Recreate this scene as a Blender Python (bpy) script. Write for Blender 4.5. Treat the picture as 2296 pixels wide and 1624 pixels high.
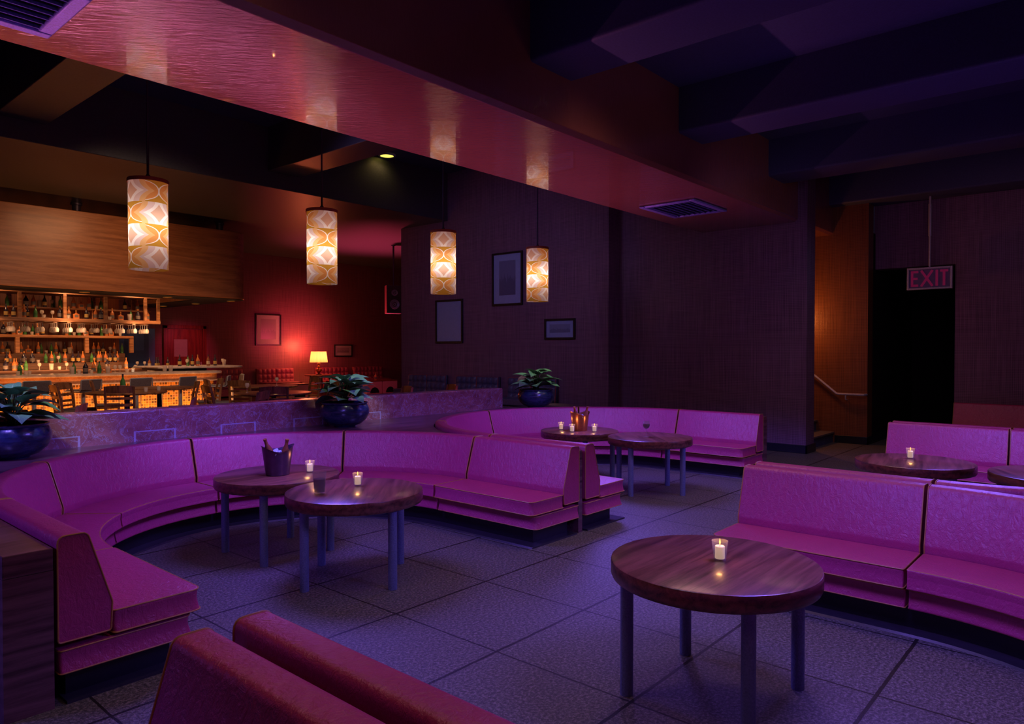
import bpy, bmesh, math, random
from mathutils import Vector, Matrix
R = math.radians
PI = math.pi
for o in list(bpy.data.objects): bpy.data.objects.remove(o)
SC = bpy.context.scene
COL = SC.collection

# ------------------------------------------------------------------ camera
cam = bpy.data.cameras.new('camera'); camo = bpy.data.objects.new('camera', cam); COL.objects.link(camo)
cam.lens = 25; cam.sensor_width = 36; cam.sensor_fit = 'HORIZONTAL'; cam.clip_end = 200
pit, yaw = R(0.970), R(40.93)
fw = Vector((math.cos(yaw)*math.cos(pit), math.sin(yaw)*math.cos(pit), -math.sin(pit)))
rt = Vector((math.sin(yaw), -math.cos(yaw), 0))
up = rt.cross(fw)
camo.matrix_world = Matrix(((rt.x, up.x, -fw.x, 0), (rt.y, up.y, -fw.y, 0), (rt.z, up.z, -fw.z, 1.6), (0, 0, 0, 1)))
SC.camera = camo

# ------------------------------------------------------------------ exposure, world
SC.view_settings.view_transform = 'Standard'; SC.view_settings.look = 'None'
SC.view_settings.gamma = 1; SC.view_settings.use_curve_mapping = False
SC.view_settings.exposure = 0.0
w = bpy.data.worlds.new('world'); SC.world = w; w.use_nodes = True
w.node_tree.nodes['Background'].inputs[0].default_value = (0.1, 0.08, 0.2, 1)
w.node_tree.nodes['Background'].inputs[1].default_value = 0.05

# ------------------------------------------------------------------ lights: the room's own and added fills
def lamp(name, kind, loc, col, watt, size=.1, aim=None, angle=120, blend=.6, sy=None, spread=None):
    l = bpy.data.lights.new(name, kind); l.color = col; l.energy = watt
    if kind == 'AREA':
        l.size = size
        if sy: l.shape = 'RECTANGLE'; l.size_y = sy
        if spread: l.spread = R(spread)
    else: l.shadow_soft_size = size
    if kind == 'SPOT': l.spot_size = R(angle); l.spot_blend = blend
    o = bpy.data.objects.new(name, l); COL.objects.link(o); o.location = loc
    if aim is not None:
        o.rotation_euler = (Vector(aim)-Vector(loc)).to_track_quat('-Z', 'Y').to_euler()
    return o
VIO = (.21, .12, 1.0); WARM = (1.0, .62, .55); RED = (1.0, .06, .13); ORA = (1.0, .33, .06)
# violet glow at head height in the middle of every booth
for (x, y, z, e) in ((3.05, 4.6, 1.75, 135), (7.15, 4.6, 1.75, 150), (3.4, .95, 1.8, 115), (7.4, .95, 1.8, 145), (-1.0, 4.6, 1.75, 110)):
    lamp('booth_violet', 'SPOT', (x, y, z), VIO, e, .3, (x, y, 0), 149, .2)
for (x, e) in ((1.2, 150), (3.3, 150), (5.4, 85), (7.4, 45)):
    lamp('divider_fill', 'SPOT', (x, 5.9, 2.3), (.20, .13, 1.0), e, .15, (x, 7.18, .9), 80, .8)  # added violet fill for the marble, apart from the booth lights
for (x, y, e) in ((1.6, .8, 44), (5.4, 3.0, 95), (9.0, 2.4, 62), (1.5, 3.2, 50), (5.6, .6, 40)):
    lamp('ceiling_pale', 'SPOT', (x, y, 4.0), (1.0, .50, .45), e, .5, (x, y, 0), 140, 1)
for (x, y, e) in ((3.6, 2.6, 30), (7.6, 2.8, 30), (11.0, 2.8, 14)):
    lamp('aisle_cool', 'SPOT', (x, y, 4.0), (.45, .6, 1.0), e, .4, (x, y, 0), 120, 1)
for x in (1.9, 5.1, 8.6):
    lamp('plant_fill', 'SPOT', (x-.7, 5.7, 3.1), (.85, 1.0, .75), 120, .08, (x, 6.88, 1.2), 25, .7)  # added fill lamps that brighten the plant leaves
# added violet uplights that brighten the beam undersides
for (x, y, e) in ((3.6, .8, 9), (7.4, .8, 12)):
    lamp('booth_violet_up', 'SPOT', (x, y, 1.9), VIO, e, .3, (x, y, 4), 125, .8)
lamp('wall_fill', 'SPOT', (5.6, 8.3, 4.2), (.55, .36, 1.0), 110, .8, (10.9, 9.6, 2.3), 80, .9)  # added fills on the dim walls, no fixtures behind them
lamp('wall_fill', 'SPOT', (7.8, 2.6, 3.4), (.6, .36, .9), 26, .8, (11.2, 5.6, 1.6), 100, .9)
lamp('wall_fill', 'SPOT', (9.6, 1.2, 3.4), (.8, .36, .65), 24, .8, (13.4, 1.6, 1.9), 110, .9)
lamp('cube_red', 'SPOT', (12.4, 14.9, 2.6), (1.0, .13, .25), 130, .1, (12.9, 17.3, .5), 75, .9)  # added red lamp to light the cube table fronts
lamp('soffit_fill_pink', 'AREA', (4.5, 7.62, .90), (1.0, .23, .52), 36, 9.0, (4.5, 4.9, 3.585), sy=.06, spread=60)  # added pink strip, unseen behind the divider, tints the soffit
for x in (2.2, 6.0, 9.6):
    lamp('soffit_face_fill', 'SPOT', (x, .6, 3.0), (1.0, .62, .22), 9, .3, (x, 3.93, 3.95), 70, .9)  # added warm fill for the soffit's side face
# bar
for (x, y) in ((3.0, 15.6), (4.9, 15.6), (6.49, 15.6), (7.6, 15.9), (5.2, 17.0), (3.8, 17.0), (6.4, 17.0)):
    lamp('canopy_downlight', 'SPOT', (x, y, 2.70), (1.0, .48, .20), 60, .04, (x, y+.05, 0), 130, .7)
lamp('back_bar_glow', 'AREA', (5.3, 17.2, 1.2), (1.0, .42, .15), 10, 2.8, (5.3, 18.6, 2.4), sy=.1)
lamp('bar_toe_light', 'AREA', (4.0, 14.34, .29), (1.0, .30, .05), 80, 7.0, (4.0, 14.75, .66), sy=.05)
for x in (3.6, 4.9, 6.2):
    lamp('shelf_fill', 'SPOT', (x, 15.75, 2.05), (1.0, .50, .24), 20, .06, (x+.1, 17.8, 1.55), 120, .8)  # added front fill so the shelf bottles show
    lamp('rack_fill', 'SPOT', (x, 15.70, 2.85), (1.0, .50, .24), 14, .06, (x+.1, 16.5, 2.3), 150, .8)  # added front fill for the rack bottles
lamp('canopy_fill', 'SPOT', (5.0, 12.4, 4.5), (1.0, .45, .2), 240, .7, (5.0, 14.8, 3.0), 120, 1)  # added warm lamp brightening the canopy front
# red corner
lamp('red_ceiling_fill', 'SPOT', (12.1, 15.6, 1.0), RED, 1400, .15, (12.2, 15.1, 4.4), 92, 1)  # added hidden lamp that makes the red pool on the ceiling
lamp('red_wall_light', 'SPOT', (12.2, 17.4, 1.9), RED, 110, .3, (12.2, 19.4, 2.0), 95, 1)
lamp('door_red', 'SPOT', (8.9, 17.2, 2.3), RED, 60, .1, (8.8, 19.4, 1.5), 50, .8)  # added red lamp to bring out the door
lamp('bar_area_pale', 'SPOT', (4.6, 8.6, 4.6), (1.0, .62, .42), 300, .4, (4.8, 13.2, .9), 75, .9)  # added pale fills for the stools and dining chairs
lamp('bar_area_pale', 'SPOT', (8.0, 8.6, 4.6), (.9, .55, .55), 120, .4, (7.4, 12.0, .9), 75, .9)
lamp('table_lamp_glow', 'POINT', (12.3, 18.98, 1.72), (1.0, .17, .07), 40, .2)
# stairwell
lamp('stair_light', 'POINT', (12.45, 4.6, 2.15), (1.0, .28, .06), 26, .08)

# ------------------------------------------------------------------ materials
MATS = {}
class NT:
    def __init__(s, name):
        s.m = bpy.data.materials.new(name); s.m.use_nodes = True
        s.t = s.m.node_tree; s.n = s.t.nodes; s.l = s.t.links
        s.b = s.n['Principled BSDF']; s.out = s.n['Material Output']
        MATS[name] = s.m
    def add(s, t, **k):
        n = s.n.new(t)
        for a, v in k.items(): setattr(n, a, v)
        return n
    def put(s, sock, v):
        if hasattr(v, 'is_output') or isinstance(v, bpy.types.NodeSocket): s.l.new(v, sock)
        else: sock.default_value = v
    def math(s, op, a, b=None, c=None):
        n = s.add('ShaderNodeMath', operation=op); s.put(n.inputs[0], a)
        if b is not None: s.put(n.inputs[1], b)
        if c is not None: s.put(n.inputs[2], c)
        return n.outputs[0]
    def coord(s, kind='Object'): return s.add('ShaderNodeTexCoord').outputs[kind]
    def mapping(s, v, scale=(1, 1, 1), rot=(0, 0, 0), loc=(0, 0, 0)):
        n = s.add('ShaderNodeMapping'); s.l.new(v, n.inputs[0])
        n.inputs['Scale'].default_value = scale; n.inputs['Rotation'].default_value = rot; n.inputs['Location'].default_value = loc
        return n.outputs[0]
    def noise(s, v, sc, det=4, rough=.55, dist=0):
        n = s.add('ShaderNodeTexNoise'); s.l.new(v, n.inputs['Vector'])
        n.inputs['Scale'].default_value = sc; n.inputs['Detail'].default_value = det
        n.inputs['Roughness'].default_value = rough; n.inputs['Distortion'].default_value = dist
        return n.outputs[0]
    def ramp(s, f, stops):
        n = s.add('ShaderNodeValToRGB'); s.l.new(f, n.inputs[0]); e = n.color_ramp.elements
        while len(e) < len(stops): e.new(.5)
        for i, (p, c) in enumerate(stops):
            e[i].position = p; e[i].color = (*c, 1) if len(c) == 3 else c
        return n.outputs[0]
    def mix(s, f, a, b, blend='MIX'):
        n = s.add('ShaderNodeMix', data_type='RGBA', blend_type=blend)
        s.put(n.inputs[0], f)
        s.put(n.inputs[6], (*a, 1) if isinstance(a, tuple) and len(a) == 3 else a)
        s.put(n.inputs[7], (*b, 1) if isinstance(b, tuple) and len(b) == 3 else b)
        return n.outputs[2]
    def xyz(s, v):
        n = s.add('ShaderNodeSeparateXYZ'); s.l.new(v, n.inputs[0]); return n.outputs
    def bump(s, h, strength=.3, dist=.01):
        n = s.add('ShaderNodeBump'); s.l.new(h, n.inputs['Height'])
        n.inputs['Strength'].default_value = strength; n.inputs['Distance'].default_value = dist
        s.l.new(n.outputs[0], s.b.inputs['Normal']); return n
    def base(s, c): s.put(s.b.inputs['Base Color'], (*c, 1) if isinstance(c, tuple) and len(c) == 3 else c)
    def set(s, **k):
        for a, v in k.items(): s.put(s.b.inputs[a.replace('_', ' ')], v)
        return s

def plain(name, c, rough=.5, metal=0, var=.15, sc=20, bump=0, **k):
    t = NT(name); f = t.noise(t.coord(), sc)
    d = tuple(max(0, x*(1-var)) for x in c); u = tuple(min(1, x*(1+var)) for x in c)
    t.base(t.ramp(f, [(.3, d), (.7, u)])); t.set(Roughness=rough, Metallic=metal)
    if bump: t.bump(f, bump, .01)
    for a, v in k.items(): t.put(t.b.inputs[a.replace('_', ' ')], v)
    return t.m

def leather(name, c):
    t = NT(name); g = t.coord()
    v = t.mapping(g, (1, 1, .55))
    a = t.noise(v, 34, 5, .6, .9); b = t.noise(g, 130, 3)
    t.base(t.mix(t.noise(g, 7), tuple(x*.85 for x in c), tuple(min(1, x*1.1) for x in c)))
    h = t.math('ADD', a, t.math('MULTIPLY', b, .25))
    t.bump(h, .6, .010); t.set(Roughness=.40, Specular_IOR_Level=.75); return t.m
leather('leather', (.48, .040, .165))
plain('piping', (.50, .22, .07), .45)
plain('plinth', (.008, .008, .012), .4)
plain('base_plate', (.03, .028, .04), .3)

def floor_tiles():
    t = NT('floor_tiles'); g = t.coord(); o = t.xyz(g)
    def joint(s, off, pitch, wd):
        f = t.math('FRACT', t.math('DIVIDE', t.math('SUBTRACT', s, off), pitch))
        d = t.math('MINIMUM', f, t.math('SUBTRACT', 1.0, f))
        return t.math('LESS_THAN', t.math('MULTIPLY', d, pitch), wd)
    wob = t.math('MULTIPLY', t.math('SUBTRACT', t.noise(g, 9), .5), .012)
    jx = joint(t.math('ADD', o[0], wob), 2.775, .797, .006); jy = joint(t.math('ADD', o[1], wob), 3.34, .825, .009)
    j = t.math('MAXIMUM', jx, jy)
    sp = t.noise(g, 62, 3, .8); big = t.noise(g, 1.3, 3)
    ix = t.math('FLOOR', t.math('DIVIDE', t.math('SUBTRACT', o[0], 2.775), .797)); iy = t.math('FLOOR', t.math('DIVIDE', t.math('SUBTRACT', o[1], 3.34), .825))
    wn = t.add('ShaderNodeTexWhiteNoise', noise_dimensions='2D'); cv = t.add('ShaderNodeCombineXYZ'); t.l.new(ix, cv.inputs[0]); t.l.new(iy, cv.inputs[1]); t.l.new(cv.outputs[0], wn.inputs['Vector'])
    c = t.ramp(sp, [(.36, (.03, .03, .032)), (.5, (.11, .105, .09)), (.64, (.30, .275, .245))])
    c = t.mix(t.math('MULTIPLY', t.math('ADD', t.math('MULTIPLY', wn.outputs['Value'], .5), big), .3), c, (.07, .07, .07))
    t.base(t.mix(j, c, (.012, .011, .010)))
    t.set(Roughness=.5); t.bump(t.math('SUBTRACT', sp, j), .5, .01); return t.m
floor_tiles()

def weave(name, c1, c2, rough=.7, vs=95):
    t = NT(name); g = t.coord(); o = t.xyz(g)
    hor = t.math('ADD', o[0], o[1])
    cx = t.add('ShaderNodeCombineXYZ'); t.l.new(hor, cx.inputs[0]); t.l.new(o[2], cx.inputs[2])
    v = t.noise(t.mapping(cx.outputs[0], (1, 1, .012)), vs, 2, .7)
    h = t.noise(t.mapping(cx.outputs[0], (.012, 1, 1)), vs, 2, .7)
    s1 = t.math('SINE', t.math('MULTIPLY', hor, 240)); s2 = t.math('SINE', t.math('MULTIPLY', o[2], 240))
    f = t.math('ADD', t.math('MULTIPLY', t.math('ADD', v, t.math('MULTIPLY', h, .5)), .70), t.math('MULTIPLY', t.math('ADD', s1, s2), .05))
    t.base(t.ramp(f, [(.36, c1), (.66, c2)])); t.set(Roughness=rough); t.bump(f, .5, .006); return t.m
weave('wall_fabric', (.10, .058, .11), (.27, .155, .27), .5)
weave('wall_fabric_red', (.15, .05, .08), (.34, .12, .17), .4)
weave('wall_fabric_brown', (.11, .045, .02), (.26, .105, .045), .35)

def wood(name, c1, c2, rough, grain=(1, 12, 12), sc=2.2, coat=0, ring=1):
    t = NT(name); g = t.coord(); v = t.mapping(g, grain)
    a = t.noise(v, sc, 8, .62, .8); b = t.noise(v, sc*9, 4, .6)
    w_ = t.add('ShaderNodeTexWave', wave_type='RINGS', rings_direction='Y'); t.l.new(t.mapping(g, tuple(x*.35 for x in grain)), w_.inputs[0])
    w_.inputs['Scale'].default_value = 1.2; w_.inputs['Distortion'].default_value = 9; w_.inputs['Detail'].default_value = 3
    f = t.math('ADD', t.math('MULTIPLY', a, .65), t.math('ADD', t.math('MULTIPLY', b, .22), t.math('MULTIPLY', w_.outputs['Fac'], .13*ring)))
    t.base(t.ramp(f, [(.35, c1), (.62, c2)])); t.set(Roughness=rough, Coat_Weight=coat, Coat_Roughness=.12)
    t.bump(f, .12, .004); return t.m
wood('wood_table', (.05, .016, .012), (.24, .085, .055), .32, (1, 14, 14), 2.0, .25)
wood('wood_ledge', (.06, .024, .028), (.20, .09, .10), .3, (1, 14, 14), 1.6, .3)
wood('wood_canopy', (.24, .092, .036), (.47, .205, .085), .38, (.45, 6, 6), 2.8, .1, .6)
wood('wood_rack', (.16, .06, .025), (.40, .18, .08), .45, (1, 10, 10), 3)
wood('wood_chair', (.10, .035, .016), (.34, .14, .06), .35, (6, 6, 1), 4)
wood('wood_step', (.05, .018, .008), (.15, .06, .03), .5, (1, 10, 10), 3)
wood('wood_pale', (.28, .12, .05), (.5, .25, .11), .4, (1, 8, 8), 4)
wood('wood_door', (.12, .02, .015), (.30, .05, .035), .35, (9, 9, 1), 2)
plain('ceiling_dark', (.06, .075, .17), .6, bump=.1, sc=60)
plain('ceiling_brown', (.075, .08, .10), .35, bump=.05, sc=30)

def soffit():
    t = NT('soffit_lacquer'); g = t.coord()
    a = t.noise(t.mapping(g, (1, 1, 1), (0, 0, R(41))), 14, 4, .6, .4)
    v = t.mapping(t.mapping(g, (1, 1, 1), (0, 0, R(-47))), (26, 5, 5))
    b = t.noise(v, 1.6, 5, .6, .5)
    t.base(t.mix(t.noise(g, 3), (.27, .098, .085), (.34, .125, .11))); t.set(Roughness=.07, Coat_Weight=.5, Specular_IOR_Level=.8)
    t.bump(t.math('ADD', b, t.math('MULTIPLY', a, .2)), .3, .02); return t.m
soffit()

def marble(name, c1, c2, vein, light_rects=False, rough=.2):
    t = NT(name); g = t.coord()
    a = t.noise(g, 3.2, 6, .6, 1.4)
    n1 = t.noise(g, 4.5, 6, .62, 2.2); n2 = t.noise(t.mapping(g, (1, 1, 1), (0.3, .5, 1), (3, 1, 2)), 7.5, 5, .6, 1.5)
    v1 = t.math('ABSOLUTE', t.math('SUBTRACT', n1, .5)); v2 = t.math('ABSOLUTE', t.math('SUBTRACT', n2, .48))
    ve = t.math('MAXIMUM', t.math('SUBTRACT', 1.0, t.math('MULTIPLY', v1, 60)), t.math('SUBTRACT', .8, t.math('MULTIPLY', v2, 90)))
    ve = t.math('MAXIMUM', ve, t.math('MULTIPLY', t.math('SUBTRACT', t.noise(g, 6, 6, .7, .6), .6), 7))
    ve = t.math('MINIMUM', t.math('MAXIMUM', ve, 0.0), 1.0)
    c = t.ramp(a, [(.35, c1), (.65, c2)]); c = t.mix(t.math('MULTIPLY', ve, .5), c, vein)
    if light_rects:  # bright outlines: light reflected on the marble, painted into its colour
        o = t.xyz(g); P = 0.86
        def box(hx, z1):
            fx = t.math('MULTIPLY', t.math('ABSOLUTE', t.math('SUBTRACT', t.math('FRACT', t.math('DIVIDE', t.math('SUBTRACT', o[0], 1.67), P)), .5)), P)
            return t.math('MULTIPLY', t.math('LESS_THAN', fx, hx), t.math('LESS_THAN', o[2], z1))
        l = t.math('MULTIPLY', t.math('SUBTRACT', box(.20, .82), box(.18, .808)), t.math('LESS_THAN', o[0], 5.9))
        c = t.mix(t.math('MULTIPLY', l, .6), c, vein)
    t.base(c); t.set(Roughness=rough); return t.m
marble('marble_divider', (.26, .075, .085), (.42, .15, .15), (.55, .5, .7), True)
marble('marble_bar', (.40, .17, .08), (.62, .33, .18), (.8, .65, .5))
marble('marble_top', (.40, .36, .38), (.62, .56, .56), (.75, .72, .75))

def mosaic():
    t = NT('mosaic'); g = t.coord(); o = t.xyz(g); S = .052
    def cell(s): return t.math('DIVIDE', s, S)
    u, v = cell(t.math('ADD', o[0], o[1])), cell(o[2])
    cv = t.add('ShaderNodeCombineXYZ'); t.l.new(t.math('FLOOR', u), cv.inputs[0]); t.l.new(t.math('FLOOR', v), cv.inputs[1])
    wn = t.add('ShaderNodeTexWhiteNoise', noise_dimensions='2D'); t.l.new(cv.outputs[0], wn.inputs['Vector'])
    c = t.ramp(wn.outputs['Value'], [(0, (.07, .055, .06)), (.3, (.16, .10, .06)), (.5, (.30, .17, .06)), (.75, (.55, .29, .06)), (.9, (.42, .2, .08)), (1, (.2, .12, .1))])
    fu, fv = t.math('FRACT', u), t.math('FRACT', v)
    gr = t.math('MAXIMUM', t.math('LESS_THAN', fu, .16), t.math('LESS_THAN', fv, .16))
    t.base(t.mix(gr, c, (.75, .42, .24))); t.set(Roughness=.25); return t.m
mosaic()
plain('steel', (.55, .57, .64), .5, .45, .12, 60, .15)
plain('leg_metal', (.17, .22, .34), .45, .15, .2, 120, .3)
plain('vent_metal', (.22, .22, .75), .45, .2, .25, 90, .2)
plain('dark_metal', (.05, .045, .09), .4, .5)
plain('rim_red', (.35, .07, .045), .5)
plain('frame_black', (.012, .012, .014), .35)
plain('stool_pad', (.16, .13, .15), .55, 0, .3, 90, .3)
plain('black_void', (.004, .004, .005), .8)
plain('baseboard', (.012, .014, .024), .35)
plain('step_blue', (.06, .08, .16), .6)
plain('step_top', (.14, .12, .11), .6)
plain('tuft_red', (.30, .055, .11), .6, 0, .2, 30, .25)
plain('tuft_blue', (.10, .11, .22), .4, 0, .2, 30, .25)
plain('tuft_edge', (.45, .08, .06), .5)
plain('pink_lit_lacquer', (.75, .35, .38), .5, 0, .03)  # pink light on white cubes put into their base colour
plain('poster_blue', (.14, .28, .75), .5, 0, .05)
plain('poster_blue_dark', (.09, .17, .48), .5, 0, .05)
plain('mat_board', (.42, .38, .42), .6, 0, .04)
plain('mat_board_blue', (.30, .42, .75), .25, 0, .04)
plain('copper', (.42, .16, .09), .3, .8)
plain('bucket_violet', (.12, .07, .14), .3, .6)
plain('bottle_amber', (.62, .20, .06), .18, 0, .1)
plain('bottle_dark', (.025, .02, .04), .15, 0, .1)
plain('bottle_green', (.07, .24, .07), .18, 0, .1)
plain('bottle_brown', (.22, .07, .03), .2, 0, .1)
plain('label_gold', (.50, .33, .10), .5)
plain('label_grey', (.16, .13, .12), .5)
plain('label_cream', (.5, .42, .32), .5)
plain('label_green', (.02, .12, .03), .5)
plain('cap_gold', (.62, .28, .08), .35, .3)
plain('cap_dark', (.05, .04, .06), .35)
plain('lamp_brass', (.30, .08, .03), .22, .6)
plain('soil', (.02, .014, .01), .9)
plain('stem_green', (.06, .10, .04), .5)
plain('speaker_black', (.02, .02, .028), .5)
plain('speaker_cone', (.20, .26, .42), .35, .2)
plain('speaker_red_glow', (.10, .025, .02), .6)
plain('wick', (.02, .015, .01), .9)
def picture(name, a, b, seed):
    t = NT(name); g = t.coord('Generated'); o = t.xyz(g)
    n = t.noise(t.mapping(g, (7, 7, .02), loc=(seed, 0, 0)), 2, 2, .5)
    m = t.math('LESS_THAN', o[2], t.math('ADD', t.math('MULTIPLY', n, .9), -.02 if seed % 2 else .05))
    t.base(t.mix(m, a, b)); t.set(Roughness=.3); return t.m
picture('print_grey', (.30, .25, .30), (.22, .18, .22), 1)
picture('print_blue', (.17, .22, .42), (.11, .14, .28), 2)
picture('print_wide', (.2, .28, .5), (.15, .2, .38), 3)
def pot_glaze():
    t = NT('pot_glaze'); g = t.coord()
    f = t.noise(t.mapping(g, (1, 1, 3)), 7, 6, .7, 1)
    t.base(t.ramp(f, [(.3, (.010, .017, .04)), (.55, (.03, .045, .12)), (.75, (.09, .09, .17))])); t.set(Roughness=.22, Coat_Weight=.4)
    t.bump(f, .2, .01); return t.m
pot_glaze()
def leaf():
    t = NT('leaf'); g = t.coord('UV'); o = t.xyz(g)
    mid = t.math('LESS_THAN', t.math('ABSOLUTE', o[1]), .035)
    sl = t.math('FRACT', t.math('MULTIPLY', t.math('SUBTRACT', o[0], t.math('MULTIPLY', t.math('ABSOLUTE', o[1]), .35)), 6))
    side = t.math('MULTIPLY', t.math('LESS_THAN', sl, .09), .5)
    c = t.mix(t.noise(t.coord(), 8), (.07, .17, .11), (.15, .30, .18))
    t.base(t.mix(t.math('MAXIMUM', mid, side), c, (.30, .38, .28))); t.set(Roughness=.33)
    return t.m
leaf()
def glassy(name, c, alpha, rough=.08):
    t = NT(name); t.base(t.mix(t.noise(t.coord(), 9), tuple(x*.93 for x in c), c)); t.set(Roughness=rough, Alpha=alpha, IOR=1.45); return t.m
glassy('glass', (.45, .45, .55), .16)
glassy('glass_bar', (.85, .74, .66), .42)
glassy('drink', (.10, .05, .04), .65)
glassy('drink_red', (.35, .12, .08), .8)
glassy('picture_glass', (.05, .06, .09), .12, .03)
glassy('ice', (.55, .65, .75), .8, .15)
def wax():
    t = NT('wax'); t.base(t.mix(t.noise(t.coord(), 40), (.82, .66, .48), (.88, .74, .58)))
    t.set(Roughness=.5, Subsurface_Weight=.3, Subsurface_Radius=(.02, .01, .005)); t.put(t.b.inputs['Emission Color'], (1, .68, .42, 1)); t.set(Emission_Strength=.45); return t.m  # emission stands in for flame light falling on the wax
wax()
def emis(name, c, s):
    t = NT(name); n = t.mix(t.noise(t.coord(), 30), tuple(x*.97 for x in c), c); t.base((0, 0, 0)); t.put(t.b.inputs['Emission Color'], n); t.set(Emission_Strength=s); return t.m
emis('flame', (1, .45, .1), 3)
emis('wax_glow', (1, .72, .48), .55)
emis('downlight_yellow', (1, .78, .12), 1.6)
emis('spot_glow', (1, .62, .2), 1.6)
emis('sign_red', (.55, .02, .14), .16)
emis('led_orange', (1, .28, .04), 1.5)

def shade_pattern():
    t = NT('shade_pattern'); o = t.xyz(t.coord())
    ang = t.math('ADD', t.math('DIVIDE', t.math('ARCTAN2', o[1], o[0]), PI), 1.0)          # 0..2, one star per unit
    row = t.math('DIVIDE', o[2], .213); ri = t.math('FLOOR', row)
    y = t.math('ABSOLUTE', t.math('MULTIPLY', t.math('SUBTRACT', t.math('FRACT', row), .5), 2.0))
    par = t.math('MULTIPLY', t.math('MODULO', ri, 2.0), .5)
    u = t.math('FRACT', t.math('ADD', t.math('ADD', ang, par), .13))
    x = t.math('ABSOLUTE', t.math('MULTIPLY', t.math('SUBTRACT', u, .5), 2.0))
    yy = t.math('POWER', t.math('SUBTRACT', 1.0, y), 2.2)
    def inside(tip, top):
        return t.math('LESS_THAN', x, t.math('ADD', top, t.math('MULTIPLY', yy, tip-top)))
    ell = t.math('ADD', t.math('POWER', x, 2.3), t.math('POWER', y, 2.3))
    c = t.mix(t.math('LESS_THAN', ell, 1.0), (.62, .33, .045), (.80, .36, .11))
    c = t.mix(t.math('MULTIPLY', t.math('GREATER_THAN', x, .5), t.math('LESS_THAN', t.math('ABSOLUTE', t.math('SUBTRACT', ell, .99)), .055)), c, (1, .93, .9))
    for tip, top, col in ((.86, .55, (.85, .52, .24)), (.66, .36, (.82, .66, .66)), (.52, .14, (1, .95, .95)), (.27, -.02, (.78, .52, .40))):
        k = inside(tip, top) if top > 0 else t.math('LESS_THAN', x, t.math('SUBTRACT', t.math('MULTIPLY', t.math('POWER', t.math('SUBTRACT', 1.0, y), 1.5), .31), .02))
        c = t.mix(k, c, col)
    tr = t.add('ShaderNodeBsdfTranslucent'); di = t.add('ShaderNodeBsdfDiffuse'); mx = t.add('ShaderNodeMixShader')
    t.l.new(c, tr.inputs[0]); t.l.new(c, di.inputs[0]); mx.inputs[0].default_value = .45
    t.l.new(tr.outputs[0], mx.inputs[1]); t.l.new(di.outputs[0], mx.inputs[2]); t.l.new(mx.outputs[0], t.out.inputs[0])
    return t.m
shade_pattern()
def lampshade():
    t = NT('lampshade_cloth'); o = t.xyz(t.coord()); a = t.math('ARCTAN2', o[1], o[0])
    s = t.math('ABSOLUTE', t.math('SINE', t.math('MULTIPLY', a, 22)))
    c = t.mix(s, (.72, .55, .34), (.92, .78, .55))
    tr = t.add('ShaderNodeBsdfTranslucent'); di = t.add('ShaderNodeBsdfDiffuse'); mx = t.add('ShaderNodeMixShader')
    t.l.new(c, tr.inputs[0]); t.l.new(c, di.inputs[0]); mx.inputs[0].default_value = .4
    t.l.new(tr.outputs[0], mx.inputs[1]); t.l.new(di.outputs[0], mx.inputs[2]); t.l.new(mx.outputs[0], t.out.inputs[0]); return t.m
lampshade()

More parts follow.
